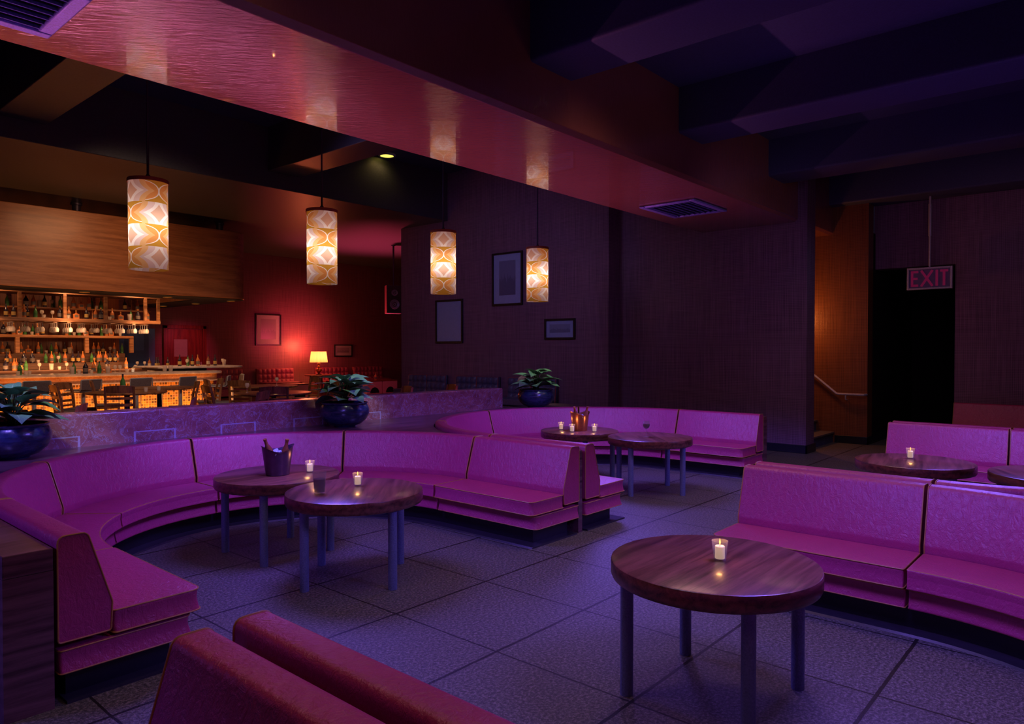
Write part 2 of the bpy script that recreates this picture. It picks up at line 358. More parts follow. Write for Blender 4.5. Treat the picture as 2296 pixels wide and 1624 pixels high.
# ------------------------------------------------------------------ mesh helpers
class MB:
    def __init__(s): s.v = []; s.f = []; s.uv = {}
    def add(s, vs, fs):
        b = len(s.v); s.v += [tuple(p) for p in vs]; s.f += [tuple(i+b for i in f) for f in fs]; return s
    def box(s, x0, x1, y0, y1, z0, z1, rz=0, c=None, M=None):
        vs = [(x, y, z) for z in (z0, z1) for (x, y) in ((x0, y0), (x1, y0), (x1, y1), (x0, y1))]
        if M is not None: vs = [M @ Vector(p) for p in vs]
        return s.add(vs, [(3, 2, 1, 0), (4, 5, 6, 7), (0, 1, 5, 4), (1, 2, 6, 5), (2, 3, 7, 6), (3, 0, 4, 7)])
    def prism(s, poly, z0, z1):
        n = len(poly); vs = [(x, y, z0) for x, y in poly]+[(x, y, z1) for x, y in poly]
        return s.add(vs, [tuple(range(n))[::-1], tuple(range(n, 2*n))]+[(i, (i+1) % n, (i+1) % n+n, i+n) for i in range(n)])
    def lathe(s, prof, n=32, c=(0, 0, 0), caps=True):
        m = len(prof)
        vs = [(c[0]+r*math.cos(2*PI*i/n), c[1]+r*math.sin(2*PI*i/n), c[2]+z) for i in range(n) for (r, z) in prof]
        fs = [(i*m+j, ((i+1) % n)*m+j, ((i+1) % n)*m+j+1, i*m+j+1) for i in range(n) for j in range(m-1)]
        if caps:
            if prof[0][0] > 1e-5: fs.append(tuple(i*m for i in range(n))[::-1])
            if prof[-1][0] > 1e-5: fs.append(tuple(i*m+m-1 for i in range(n)))
        return s.add(vs, fs)
    def sweep(s, frames, prof):          # frames: functions (w,z)->3D ; closed profile
        m = len(prof); k = len(frames)
        vs = [fr(w_, z_) for fr in frames for (w_, z_) in prof]
        fs = [(i*m+j, i*m+(j+1) % m, (i+1)*m+(j+1) % m, (i+1)*m+j) for i in range(k-1) for j in range(m)]
        fs += [tuple(range(m))[::-1], tuple(range((k-1)*m, k*m))]
        return s.add(vs, fs)
    def tube(s, pts, r, n=8, closed=False, r1=None):
        P = [Vector(p) for p in pts]; k = len(P); vs = []; prev = None
        for i, p in enumerate(P):
            if closed: d = (P[(i+1) % k]-P[i-1])
            else: d = P[min(i+1, k-1)]-P[max(i-1, 0)]
            d.normalize()
            if prev is None:
                a = Vector((0, 0, 1)) if abs(d.z) < .9 else Vector((1, 0, 0)); u = d.cross(a).normalized()
            else:
                u = prev-d*prev.dot(d)
                u = u.normalized() if u.length > 1e-6 else d.orthogonal().normalized()
            prev = u; v = d.cross(u)
            rr = r if r1 is None else r+(r1-r)*i/max(1, k-1)
            vs += [p+(u*math.cos(2*PI*j/n)+v*math.sin(2*PI*j/n))*rr for j in range(n)]
        fs = [(i*n+j, i*n+(j+1) % n, ((i+1) % k)*n+(j+1) % n, ((i+1) % k)*n+j) for i in range(k if closed else k-1) for j in range(n)]
        if not closed: fs += [tuple(range(n))[::-1], tuple(range((k-1)*n, k*n))]
        return s.add(vs, fs)
    def build(s, name, mat, parent=None, bevel=0, smooth=True, ang=35, seg=2):
        me = bpy.data.meshes.new(name); me.from_pydata(s.v, [], s.f); me.validate()
        bm = bmesh.new(); bm.from_mesh(me); bmesh.ops.recalc_face_normals(bm, faces=bm.faces); bm.to_mesh(me); bm.free()
        if smooth:
            for p in me.polygons: p.use_smooth = True
            me.set_sharp_from_angle(angle=R(ang))
        me.materials.append(MATS[mat] if isinstance(mat, str) else mat)
        o = bpy.data.objects.new(name, me); COL.objects.link(o)
        if parent is not None: o.parent = parent
        if bevel:
            b = o.modifiers.new('bevel', 'BEVEL'); b.width = bevel; b.segments = seg; b.limit_method = 'ANGLE'; b.angle_limit = R(40)
            b.harden_normals = False
        return o
def tag(o, label=None, cat=None, group=None, kind=None):
    if label: o['label'] = label
    if cat: o['category'] = cat
    if group: o['group'] = group
    if kind: o['kind'] = kind
    return o
def thing(name, label, cat, loc=(0, 0, 0), rz=0, group=None):
    o = bpy.data.objects.new(name, None); COL.objects.link(o); o.location = loc; o.rotation_euler = (0, 0, rz); o.empty_display_size = .1
    return tag(o, label, cat, group)
def struct(mb, name, mat, bevel=0, **k):
    o = mb.build(name, mat, None, bevel, **k); o['kind'] = 'structure'; return o
def copy_tree(o, parent=None, loc=None, rz=None, label=None, group=None):
    c = o.copy(); COL.objects.link(c)
    if parent is not None: c.parent = parent
    if loc is not None: c.location = loc
    if rz is not None: c.rotation_euler = (0, 0, rz)
    if label: c['label'] = label
    if group: c['group'] = group
    for ch in list(KIDS.get(o.name, [])) or [x for x in bpy.data.objects if x.parent == o]:
        copy_tree(ch, c)
    return c
KIDS = {}
def rpoly(pts, rad, seg=4):
    out = []; n = len(pts)
    if not isinstance(rad, (list, tuple)): rad = [rad]*n
    for i in range(n):
        p = Vector(pts[i]); a = (Vector(pts[i-1])-p).normalized(); b = (Vector(pts[(i+1) % n])-p).normalized()
        r = rad[i]
        if r <= 1e-6: out.append(tuple(p)); continue
        th = a.angle(b); d = r/math.tan(th/2); d = min(d, .49*(Vector(pts[i-1])-p).length, .49*(Vector(pts[(i+1) % n])-p).length)
        p0, p1 = p+a*d, p+b*d
        for j in range(seg+1):
            t = j/seg; out.append(tuple(p0*(1-t)**2+p*2*t*(1-t)+p1*t*t))
    return out

# ------------------------------------------------------------------ room shell
X1, X2, XD = 11.229, 12.965, 13.40
ZS, ZB, ZC = 3.585, 4.065, 4.577         # soffit, beams, ceiling of the lounge
YA, YB = 5.475, 3.932
ZBL, ZCL, ZD, YL = 4.70, 5.46, 4.425, 11.30
FB = .27                                  # raised bar floor
struct(MB().box(-4.2, 16.5, -4.2, 7.3, -.15, 0), 'floor', 'floor_tiles', smooth=False)
wood('floor_wood', (.03, .012, .01), (.09, .04, .03), .3, (1, 10, 10), 2)
struct(MB().box(-4.2, 18.5, 7.3, 19.6, -.15, FB).box(9.45, 11.0, 7.15, 7.3, -.15, FB), 'floor_bar', 'floor_wood', smooth=False)
struct(MB().box(-4.2, XD+.1, -4.2, YB, ZC, ZC+.2), 'ceiling', 'ceiling_dark', smooth=False)
for i, (a, b) in enumerate(((-3.25, -2.65), (-.58, .02), (2.09, 2.69), (4.72, 5.32), (7.37, 7.97), (10.035, 10.645), (12.73, 13.335))):
    m = MB(); pr = rpoly([(a, ZC+.1), (a, ZB), (b, ZB), (b, ZC+.1)], [0, .035, .012, 0], 3)
    m.sweep([lambda u, z, yy=yy: (u, yy, z) for yy in (-4.2, YB-.002)], pr); struct(m, 'beam', 'ceiling_dark')
# soffit (bulkhead) between lounge and bar
def soff(x0, x1, name):
    pr = [(YA, ZCL+.05), (YA, ZS), (YB+.0, ZS), (YB-.045, ZS+.042), (YB-.045, ZC+.1), (YB, ZCL+.05)]
    pr = [(y, z) for y, z in pr]
    m = MB(); m.sweep([lambda u, z, xx=xx: (xx, u, z) for xx in (x0, x1)], pr)
    return struct(m, name, 'soffit_lacquer', .006)
soff(-4.2, X1, 'soffit'); soff(X1+.376, X2, 'soffit')
struct(MB().box(-4.2, 11.4, YA, YL, ZCL, ZCL+.2), 'ceiling_bar', 'ceiling_dark', smooth=False)
struct(MB().box(-4.2, 18.5, YL, 19.6, ZD, ZD+1.3), 'ceiling_dropped', 'ceiling_brown', .01)
for a, b in ((-1.3, -.7), (2.64, 3.24), (6.58, 7.2)):
    struct(MB().box(a, b, YA, YL-.002, ZBL, ZCL+.1), 'beam', 'ceiling_brown', .01)
# walls
struct(MB().box(10.88, X1+.1, 7.12, 12.86, 0, ZCL+.1), 'wall_pictures', 'wall_fabric', smooth=False)
struct(MB().box(10.98, 18.5, 12.86, 12.96, 0, ZCL), 'wall_corner', 'wall_fabric', smooth=False)
struct(MB().box(X1, X1+.37, 3.745, 7.12, 0, ZCL), 'wall_far', 'wall_fabric', smooth=False)
struct(MB().box(X2, X2+.3, 3.32, 9.0, 0, ZCL), 'wall_stairs', 'wall_fabric_brown', smooth=False)
struct(MB().box(X1+.37, X2, 8.2, 8.4, 0, ZCL), 'wall_stairwell', 'wall_fabric_brown', smooth=False)
struct(MB().box(X1+.37, X2, YA, 8.3, ZS+.9, ZS+1.1), 'ceiling_stairwell', 'ceiling_brown', smooth=False)
m = MB().box(XD, XD+.3, 2.13, 3.34, 2.99, ZC+.1).box(XD, XD+.3, -4.2, 2.13, 0, ZC+.1)
struct(m, 'wall_exit', 'wall_fabric', smooth=False)
struct(MB().box(X2+.3, 16.2, 3.32, 3.5, 0, 3.6).box(13.7, 16.2, 1.9, 2.1, 0, 3.6).box(16.2, 16.4, 1.9, 3.5, 0, 3.6).box(13.7, 16.4, 1.9, 3.5, 3.0, 3.2), 'wall_corridor', 'black_void', smooth=False)
struct(MB().box(-4.2, 18.5, 19.4, 19.6, 0, ZD+.1), 'wall_red', 'wall_fabric_red', smooth=False)
struct(MB().box(18.4, 18.6, 12.9, 19.6, 0, ZD+.1), 'wall_end', 'wall_fabric', smooth=False)
struct(MB().box(-4.4, -4.2, -4.4, 19.6, 0, 5.8), 'wall_left', 'wall_fabric', smooth=False)
struct(MB().box(-4.4, 13.8, -4.4, -4.2, 0, 5.8), 'wall_behind', 'wall_fabric', smooth=False)
# baseboards
struct(MB().box(X1-.025, X1, 3.72, 7.12, 0, .13).box(X1-.025, X1+.395, 3.72, 3.745, 0, .13), 'baseboard_far', 'baseboard', .006)
struct(MB().box(X2-.025, X2, 3.295, 3.83, 0, .13).box(X2-.025, 16.1, 3.295, 3.32, 0, .13), 'baseboard_stairs', 'baseboard', .006)
struct(MB().box(XD-.025, XD, -4.2, 2.13, 0, .13), 'baseboard_exit', 'baseboard', .006)
# staircase
st = thing('staircase', 'dim carpeted staircase climbing behind the wall end with the handrail', 'stairs', (12.28, 3.84, 0))
m = MB(); m2 = MB()
for i in range(10):
    y0 = i*.28; m.box(-.675, .68, y0+.025, y0+.28, 0, .185*(i+1)-.03); m2.box(-.675, .68, y0, y0+.31, .185*(i+1)-.03, .185*(i+1))
m.build('riser', 'step_blue', st, smooth=False); m2.build('tread', 'step_top', st, .004)
hr = thing('handrail', 'steel handrail sloping down along the orange-lit stair wall', 'handrail', (12.88, 3.7, 0))
pts = [(0, 2.3, 2.55), (0, .50, 1.13+.06), (0, .09, .853), (0, .05, .845), (0, -.30, .845), (0, -.345, .845), (.03, -.365, .845), (.084, -.37, .845)]
MB().tube(pts, .021, 10).build('rail', 'steel', hr)
MB().tube([(0, -.06, .83), (-.005, -.06, .79), (.005, -.06, .755), (.04, -.06, .745), (.085, -.06, .745)], .011, 8).build('bracket', 'steel', hr)
# air vents
def vent(x0, x1, y0, y1, label):
    t = thing('air_vent', label, 'vent', ((x0+x1)/2, (y0+y1)/2, ZS)); a, b = (x1-x0)/2, (y1-y0)/2; f = .085
    m = MB(); z0, z1 = -.028, -.001
    m.box(-a, a, -b, -b+f, z0, z1).box(-a, a, b-f, b, z0, z1).box(-a, -a+f, -b+f, b-f, z0, z1).box(a-f, a, -b+f, b-f, z0, z1)
    m.build('frame', 'vent_metal', t, .012)
    MB().box(-a+f, a-f, -b+f, b-f, -.003, -.001).build('backing', 'black_void', t)
    n = 8
    for i in range(n):
        y = -b+f+(i+.5)*(2*b-2*f)/n
        M = Matrix.Translation((0, y, -.016)) @ Matrix.Rotation(R(62), 4, 'X')
        MB().box(-a+f, a-f, -.013, .013, -.0025, .0025, M=M).build('slat', 'vent_metal', t)
    return t
vent(8.60, 9.62, 4.31, 5.14, 'square violet-lit air vent near the far end of the red soffit')
vent(.49, 1.50, 4.33, 5.17, 'square violet air vent cut off by the top left picture corner')

# ------------------------------------------------------------------ marble divider and wood ledge
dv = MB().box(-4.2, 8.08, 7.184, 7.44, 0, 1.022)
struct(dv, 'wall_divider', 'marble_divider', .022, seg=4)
lg = thing('wooden_ledge', 'dark wooden ledge filling the space behind the curved booths', 'ledge', (0, 0, 0))
poly = [(.85, 3.60), (1.04, 3.60), (1.04, 4.75)]
poly += [(3.05+2.01*math.cos(R(a)), 4.75+2.01*math.sin(R(a))) for a in range(175, 4, -5)]
poly += [(5.06, 4.75), (5.06, 3.62), (5.118, 3.62), (5.118, 4.75)]
poly += [(7.15+2.03*math.cos(R(a)), 4.75+2.01*math.sin(R(a))) for a in range(175, 4, -5)]
poly += [(9.185, 4.75), (9.185, 3.62), (9.34, 3.62), (9.34, 7.18), (-4.1, 7.18), (-4.1, 6.8), (-3.0, 6.77)]
poly += [(-.98+2.03*math.cos(R(a)), 4.75+2.01*math.sin(R(a))) for a in range(90, 1, -6)]+[(1.04-.19, 4.75)]
MB().prism(poly, 0, .62).build('body', 'wood_ledge', lg, smooth=False)
MB().prism(poly, .6205, .72).build('top', 'wood_ledge', lg, .004, smooth=False)

# ------------------------------------------------------------------ curved booths
def frames_arc(a0, a1, n, gap=.012):
    out = []
    g = math.degrees(gap/1.7)
    for i in range(n+1):
        a = R(a0-g+(a1-a0+2*g)*i/n); c, s = math.cos(a), math.sin(a)
        out.append(lambda w_, z_, c=c, s=s: ((2-w_)*c, (2-w_)*s, z_))
    return out
def frames_arm(side, y0, y1): return [lambda w_, z_, y=y: (side*(2-w_), y, z_) for y in (y0, (y0+y1)/2, y1)]
BACK = rpoly([(.006, .285), (.225, .285), (.232, .42), (.128, .765), (.006, .765)], [.015, .015, .05, .035, .035])
SEAT = rpoly([(.236, .262), (.662, .262), (.656, .285), (.650, .33), (.655, .375), (.236, .375)], [.008, .008, .01, .01, .012, .006], 3)
SEATB = rpoly([(.01, .14), (.618, .14), (.610, .17), (.602, .215), (.606, .25), (.01, .25)], [.008, .01, .012, .012, .010, .008], 3)
LEV_SEAT = [(.262, -.002), (.266, .004), (.285, .001), (.305, -.003), (.33, -.005), (.352, -.003), (.368, 0), (.3745, -.004), (.375, -.010)]
LEV_BASE = [(.14, .002), (.146, .008), (.17, .002), (.195, -.004), (.215, -.005), (.238, -.002), (.246, 0), (.25, -.006)]
PL = [(.06, .012), (.53, .012), (.53, .145), (.06, .145)]
FP = [(.04, .0), (.655, .0), (.645, .012), (.04, .012)]
def booth():
    t = thing('curved_booth', 'x', 'booth seat', (3.05, 4.75, 0), 0, 'curved magenta booths')
    L = 1.15; mods = []
    for i in range(4): mods.append(('arc', 180-45*i, 135-45*i))
    for s in (-1, 1): mods.append(('arm', s, None))
    for kind, a, b in mods:
        if kind == 'arc':
            fr = frames_arc(a, b, 9); fr2 = fr; e0, e1 = fr[0], fr[-1]
        else:
            fr = frames_arm(a, -L, -.012); e0, e1 = fr[0], fr[-1]
        bk = MB().sweep(fr, BACK).build('backrest', 'leather', t, ang=50)
        for e in (e0, e1): MB().tube([e(w_, z_) for w_, z_ in BACK], .004, 6, True).build('piping', 'piping', bk)
        for nm, PRF in (('seat_cushion', SEAT), ('seat_base', SEATB)):
            w0, w1 = min(q[0] for q in PRF), max(q[0] for q in PRF); z0, z1 = min(q[1] for q in PRF), max(q[1] for q in PRF)
            if kind == 'arc':
                o = MB().sweep(fr, PRF).build(nm, 'leather', t, ang=50)
                edge = [f for f in fr]
                pts = lambda z_: [f(w1-.004, z_) for f in edge]
                loops = [([*[f(w1-(.004 if z_ < z0+.02 else .011), z_) for f in edge], *[f(w0+.01, z_) for f in edge[::-1]]], True) for z_ in (z0+.006, z1-.004)]
            else:
                base_w = .655 if nm == 'seat_cushion' else .608
                def plan(d): return rpoly([(a*(2-w0), -L-d), (a*(2-base_w-d), -L-d), (a*(2-base_w-d), -.009), (a*(2-w0), -.009)], [.02, .05, .012, .01], 6)
                LV = LEV_SEAT if nm == 'seat_cushion' else LEV_BASE
                m = MB(); pls = [[(x, y, z_) for x, y in plan(d)] for z_, d in LV]; k = len(pls[0])
                m.add([q for pl in pls for q in pl], [tuple(range(k))[::-1], tuple(range(k*(len(LV)-1), k*len(LV)))]+[(r*k+i, r*k+(i+1) % k, (r+1)*k+(i+1) % k, (r+1)*k+i) for r in range(len(LV)-1) for i in range(k)])
                o = m.build(nm, 'leather', t, ang=50)
                loops = [([(x, y, z_) for x, y in plan(d)], True) for z_, d in ((z0+.005, .006), (z1-.004, 0))]
            for pts, cl in loops: MB().tube(pts, .004, 6, cl).build('piping', 'piping', o)
    full = frames_arm(-1, -L+.09, 0)[:1]+frames_arc(180, 0, 36, 0)+frames_arm(1, -L+.09, 0)[:1]
    MB().sweep(full, PL).build('plinth', 'plinth', t)
    full = frames_arm(-1, -L, 0)[:1]+frames_arc(180, 0, 36, 0)+frames_arm(1, -L, 0)[:1]
    MB().sweep(full, FP).build('floor_plate', 'base_plate', t)
    return t
bth = booth()
bth['label'] = 'curved magenta leather booth facing the two dark tables with the ice bucket and drink glass'
b = copy_tree(bth, loc=(7.15, 4.75, 0), label='curved magenta leather booth around the tables with the copper bucket and wine glass'); b.scale = (1.01, 1, 1)
copy_tree(bth, loc=(3.08, .93, 0), rz=PI, label='curved magenta booth around the nearest round table, cut off by the bottom edge')
copy_tree(bth, loc=(7.14, .93, 0), rz=PI, label='curved magenta booth around the second candle table at the right edge')
copy_tree(bth, loc=(11.20, .93, 0), rz=PI, label='dim maroon-looking booth against the exit wall, only a backrest showing')
copy_tree(bth, loc=(-.97, .93, 0), rz=PI, label='magenta booth whose rounded backrest end shows in the bottom left corner')

# ------------------------------------------------------------------ lounge tables
def round_table(label, loc, rz):
    t = thing('round_table', label, 'table', loc, rz, 'round dark wood lounge tables')
    Rr = .475; pr = [(0, .53), (Rr-.02, .53), (Rr-.006, .536), (Rr, .55), (Rr, .605), (Rr-.002, .612), (Rr-.008, .615), (0, .615)]
    MB().lathe(pr, 72).build('tabletop', 'wood_table', t, ang=30)
    for a in (45, 135, 225, 315):
        MB().lathe([(.029, 0), (.030, .004), (.030, .5305)], 20, (.41*math.cos(R(a)), .41*math.sin(R(a)), 0)).build('leg', 'leg_metal', t)
    return t
rt0 = round_table('nearest round dark wood table with one candle, in front of the right-hand booth', (3.115, 1.455, 0), 0)
copy_tree(rt0, loc=(3.05, 4.11, 0), rz=R(45), label='round dark wood table with a candle and a tall drink glass')
copy_tree(rt0, loc=(3.04, 5.10, 0), rz=0, label='round dark wood table carrying the dark ice bucket and a candle')
copy_tree(rt0, loc=(7.12, 4.10, 0), rz=R(45), label='round dark wood table with the single wine glass')
copy_tree(rt0, loc=(7.12, 5.08, 0), rz=0, label='round dark wood table with the copper bucket and three candles')
copy_tree(rt0, loc=(7.10, 1.43, 0), rz=R(10), label='round dark wood table with one candle, behind the near right booth')
copy_tree(rt0, loc=(7.05, .40, 0), rz=R(30), label='empty round dark wood table cut off by the right picture edge')

# ------------------------------------------------------------------ candles, buckets, glasses
def candle(label, loc):
    h = thing('candle_holder', 'clear glass cup holding the '+label.replace('white pillar ', '').replace('burning ', ''), 'candle holder', loc, 0, 'clear glass candle cups')
    MB().lathe([(0, .0), (.027, 0), (.028, .004), (.038, .095), (.036, .095), (.027, .012), (0, .012)], 28).build('cup', 'glass', h)
    c = thing('candle', label, 'candle', (loc[0], loc[1], loc[2]+.0125), 0, 'burning pillar candles')
    MB().lathe([(0, 0), (.0215, 0), (.0225, .002), (.0225, .056), (.020, .0585), (.008, .056), (0, .055)], 24).build('wax', 'wax', c)
    MB().tube([(0, 0, .055), (.001, 0, .062), (0, .001, .066)], .0012, 6).build('wick', 'wick', c)
    MB().lathe([(0, .062), (.003, .067), (.0042, .073), (.003, .082), (.001, .090), (0, .094)], 12).build('flame', 'flame', c)
    lp = lamp('candle_light', 'POINT', (loc[0], loc[1], loc[2]+.115), (1, .42, .12), .32, .012)
    return c
candle('white pillar candle burning on the nearest round table', (3.133, 1.432, .615))
candle('white pillar candle beside the dark ice bucket', (3.24, 4.958, .615))
candle('white pillar candle on the table with the tall drink glass', (3.147, 4.208, .615))
candle('white pillar candle left of the copper bucket, the nearer of two', (6.90, 5.03, .615))
candle('white pillar candle left of the copper bucket, the one set farther back', (7.00, 5.27, .615))
candle('white pillar candle right of the copper bucket', (7.08, 4.83, .615))
candle('white pillar candle on the table behind the near right booth', (7.214, 1.483, .615))

def beer(label, loc, lean, group):
    t = thing('beer_bottle', label, 'bottle', loc, 0, group)
    MB().lathe([(0, 0), (.03, 0), (.032, .01), (.032, .10), (.028, .13), (.014, .17), (.012, .205), (.0145, .207), (.0145, .222), (0, .222)], 20).build('glass_body', 'bottle_brown', t)
    MB().lathe([(.0325, .04), (.0325, .095)], 20, caps=False).build('label', 'label_green', t)
    t.rotation_euler = lean; return t
def bucket(label, loc, mat, rz):
    t = thing('ice_bucket', label, 'bucket', loc, rz)
    n = 48; m = MB(); vs = []; prof = [(.085, 0, 0), (.09, .004, 0), (.115, .21, 1), (.122, .215, 1), (.117, .206, 1), (.110, .2, 1), (.083, .012, 0)]
    for i in range(n):
        a = 2*PI*i/n; d = .022*math.cos(2*a)
        for (r, z, k) in prof: vs.append((r*math.cos(a)*(1+.05*k*math.cos(2*a)), r*math.sin(a), z+d*k))
    k = len(prof); fs = [(i*k+j, ((i+1) % n)*k+j, ((i+1) % n)*k+j+1, i*k+j+1) for i in range(n) for j in range(k-1)]
    fs.append(tuple(i*k for i in range(n))[::-1]); fs.append(tuple(i*k+k-1 for i in range(n)))
    m.add(vs, fs); m.build('body', mat, t)
    random.seed(3); q = MB()
    for i in range(16):
        M = Matrix.Translation((random.uniform(-.065, .065), random.uniform(-.065, .065), .155+random.uniform(0, .02))) @ Matrix.Rotation(random.random()*3, 4, Vector((1, random.random(), .3)))
        q.box(-.02, .02, -.02, .02, -.02, .02, M=M)
    ic = q.build('ice_cubes', 'ice', None, .004); ic.location = loc
    tag(ic, 'ice cubes filling the '+label.split(' on ')[0].split(' beside')[0].replace('with two bottles', '').strip(), 'ice', None, 'stuff')
    return t
bucket('dark violet ice bucket with two bottles on the second table', (3.02, 5.07, .615), 'bucket_violet', R(-20))
beer('brown beer bottle leaning left in the dark violet bucket', (3.02-.02, 5.07+.03, .615+.09), (R(8), R(-24), 0), 'beer bottles in ice buckets')
beer('brown beer bottle leaning right in the dark violet bucket', (3.02+.025, 5.07-.035, .615+.07), (R(14), R(2), 0), 'beer bottles in ice buckets')
bucket('copper ice bucket with two bottles among three candles', (7.10, 5.06, .615), 'copper', R(-20))
beer('brown beer bottle leaning left in the copper bucket', (7.10-.02, 5.06+.03, .615+.10), (R(8), R(-26), 0), 'beer bottles in ice buckets')
beer('brown beer bottle leaning right in the copper bucket', (7.10+.025, 5.06-.035, .615+.08), (R(14), R(4), 0), 'beer bottles in ice buckets')

def wine_glass(name, label, loc, s=1, group=None, fill='drink', mat='glass', up=True):
    t = thing(name, label, 'glass', loc, 0, group)
    pr = [(0, 0), (.034, 0), (.034, .003), (.006, .008), (.0045, .02), (.0045, .085), (.012, .092), (.034, .112), (.043, .14), (.041, .165), (.034, .19), (.0325, .19), (.0395, .165), (.0415, .14), (.032, .114), (.0, .095)]
    MB().lathe([(r*s, z*s) for r, z in pr], 20).build('bowl', mat, t)
    if fill: MB().lathe([(0, .097*s), (.03*s, .115*s), (.0405*s, .14*s), (.0398*s, .155*s), (0, .155*s)], 20).build('drink', fill, t)
    return t
wine_glass('wine_glass', 'wine glass with dark wine standing on the table before the far booth', (7.057, 4.11, .615), .95)
t = thing('drink_glass', 'tall clear tumbler half full of dark drink beside the near candle', 'glass', (2.80, 4.17, .615))
MB().lathe([(0, 0), (.036, 0), (.037, .003), (.047, .155), (.045, .155), (.035, .014), (0, .014)], 28).build('tumbler', 'glass', t)
MB().lathe([(0, .015), (.034, .015), (.0405, .105), (0, .105)], 28).build('drink', 'drink', t)

# ------------------------------------------------------------------ potted plants
def leaf_mesh(mb, base, yawv, length, width, pitch0, droop, roll, uvs):
    n = 8; rows = []
    p = Vector(base); pitch = pitch0; d = Vector((math.cos(yawv), math.sin(yawv), 0)); side = Vector((-math.sin(yawv), math.cos(yawv), 0))
    st = length/n
    for i in range(n+1):
        t = i/n; wv = width*.5*math.sin(PI*min(1, (t**.62)))*(1-.3*t) if 0 < i < n else .001
        dirv = d*math.cos(pitch)+Vector((0, 0, math.sin(pitch))); nrm = -d*math.sin(pitch)+Vector((0, 0, math.cos(pitch)))
        sd = side*math.cos(roll)+nrm*math.sin(roll); nn = nrm*math.cos(roll)-side*math.sin(roll)
        rows.append([p+sd*wv*k+nn*abs(k)*wv*.20 for k in (-1, -.5, 0, .5, 1)]); uvs += [(t, k) for k in (-1, -.5, 0, .5, 1)]
        p = p+dirv*st; pitch -= droop/n
    vs = [q for r in rows for q in r]
    fs = [(i*5+j, i*5+j+1, (i+1)*5+j+1, (i+1)*5+j) for i in range(n) for j in range(4)]
    mb.add(vs, fs)
def plant(label, loc, seed):
    random.seed(seed)
    t = thing('potted_plant', label, 'plant', loc, 0, 'leafy plants in blue glazed bowls')
    pr = [(0, 0), (.12, 0), (.125, .012), (.19, .035), (.245, .085), (.278, .15), (.279, .20), (.262, .245), (.25, .258), (.262, .268), (.262, .28), (.25, .282), (.238, .27), (.236, .24), (0, .24)]
    MB().lathe(pr, 48).build('pot', 'pot_glaze', t, ang=60)
    MB().lathe([(0, .255), (.1, .258), (.235, .25)], 24, caps=False).build('soil', 'soil', t)
    m = MB(); stm = MB(); uvs = []
    for tier, (cnt, zt, rad, L_, Wd, p0, dr) in enumerate(((10, .34, .10, .31, .25, 12, 34), (9, .42, .09, .29, .235, 20, 46), (7, .49, .06, .24, .20, 26, 52), (4, .54, .03, .18, .14, 40, 60))):
        for i in range(cnt):
            a = 2*PI*(i+random.random()*.5)/cnt+tier*.7; r = rad*random.uniform(.7, 1.2)
            bs = (r*math.cos(a), r*math.sin(a), zt+random.uniform(-.03, .03))
            leaf_mesh(m, bs, a, L_*random.uniform(.85, 1.15), Wd*random.uniform(.85, 1.15), R(p0+random.uniform(-12, 12)), R(dr), random.uniform(-.35, .35), uvs)
            stm.tube([(r*.2*math.cos(a), r*.2*math.sin(a), .25), (r*.5*math.cos(a), r*.5*math.sin(a), (zt+.25)/2+.03), bs], .005, 5)
    stm.build('stems', 'stem_green', t)
    o = m.build('foliage', 'leaf', t, smooth=True, ang=180)
    ul = o.data.uv_layers.new(name='UVMap')
    for lo in o.data.loops: ul.data[lo.index].uv = uvs[lo.vertex_index] if lo.vertex_index < len(uvs) else (0, 0)
    return t
plant('leafy plant in a round blue bowl in the middle of the wooden ledge', (4.92, 6.82, .72), 5)
plant('leafy plant in a blue bowl on the ledge, past the marble wall end', (8.47, 6.86, .72), 11)
plant('leafy plant in a dark blue bowl cut off by the left picture edge', (1.70, 6.87, .72), 8)

# ------------------------------------------------------------------ pendant lamps
def pendant(label, x):
    t = thing('pendant_lamp', label, 'pendant lamp', (x, 7.3, 2.39), 0, 'patterned cylinder pendants over the divider')
    s = MB(); n = 64; r = .177; h = .852
    vs = [(r*math.cos(2*PI*i/n), r*math.sin(2*PI*i/n), z) for z in (0, h) for i in range(n)]
    s.add(vs, [(i, (i+1) % n, (i+1) % n+n, i+n) for i in range(n)])
    o = s.build('lamp_shade', 'shade_pattern', t, ang=180); o.rotation_euler = (0, 0, R(SPIN[label[0]]))
    MB().lathe([(.05, .86), (.178, .852), (.187, .845), (.187, .875), (.183, .882), (.05, .885), (0, .89)], 48).build('cap', 'rim_red', t)
    MB().lathe([(0, .885), (.022, .885), (.022, .925), (.012, .935), (.009, 1.86), (.018, 1.865), (.018, 1.95), (.009, 1.955), (.007, 3.065), (0, 3.065)], 12).build('rod', 'dark_metal', t)
    MB().lathe([(0, .40), (.022, .41), (.03, .44), (.022, .475), (.012, .50), (.012, .86), (0, .86)], 16).build('bulb', 'glass', t)
    lamp('pendant_bulb', 'POINT', (x, 7.3, 2.39+.42), (1, .86, .78), 3.7, .06)
SPIN = {'n': 33.4, 's': 99.4, 't': 71.4, 'f': 27.4}
for L_, x in (('nearest patterned cylinder pendant lamp, hanging before the wooden canopy', 2.958), ('second patterned cylinder pendant lamp, hanging before the red-lit wall', 4.952), ('third patterned cylinder pendant lamp, above the left framed picture', 6.943), ('farthest and smallest patterned cylinder pendant lamp, beside the tall framed picture', 9.051)):
    pendant(L_, x)

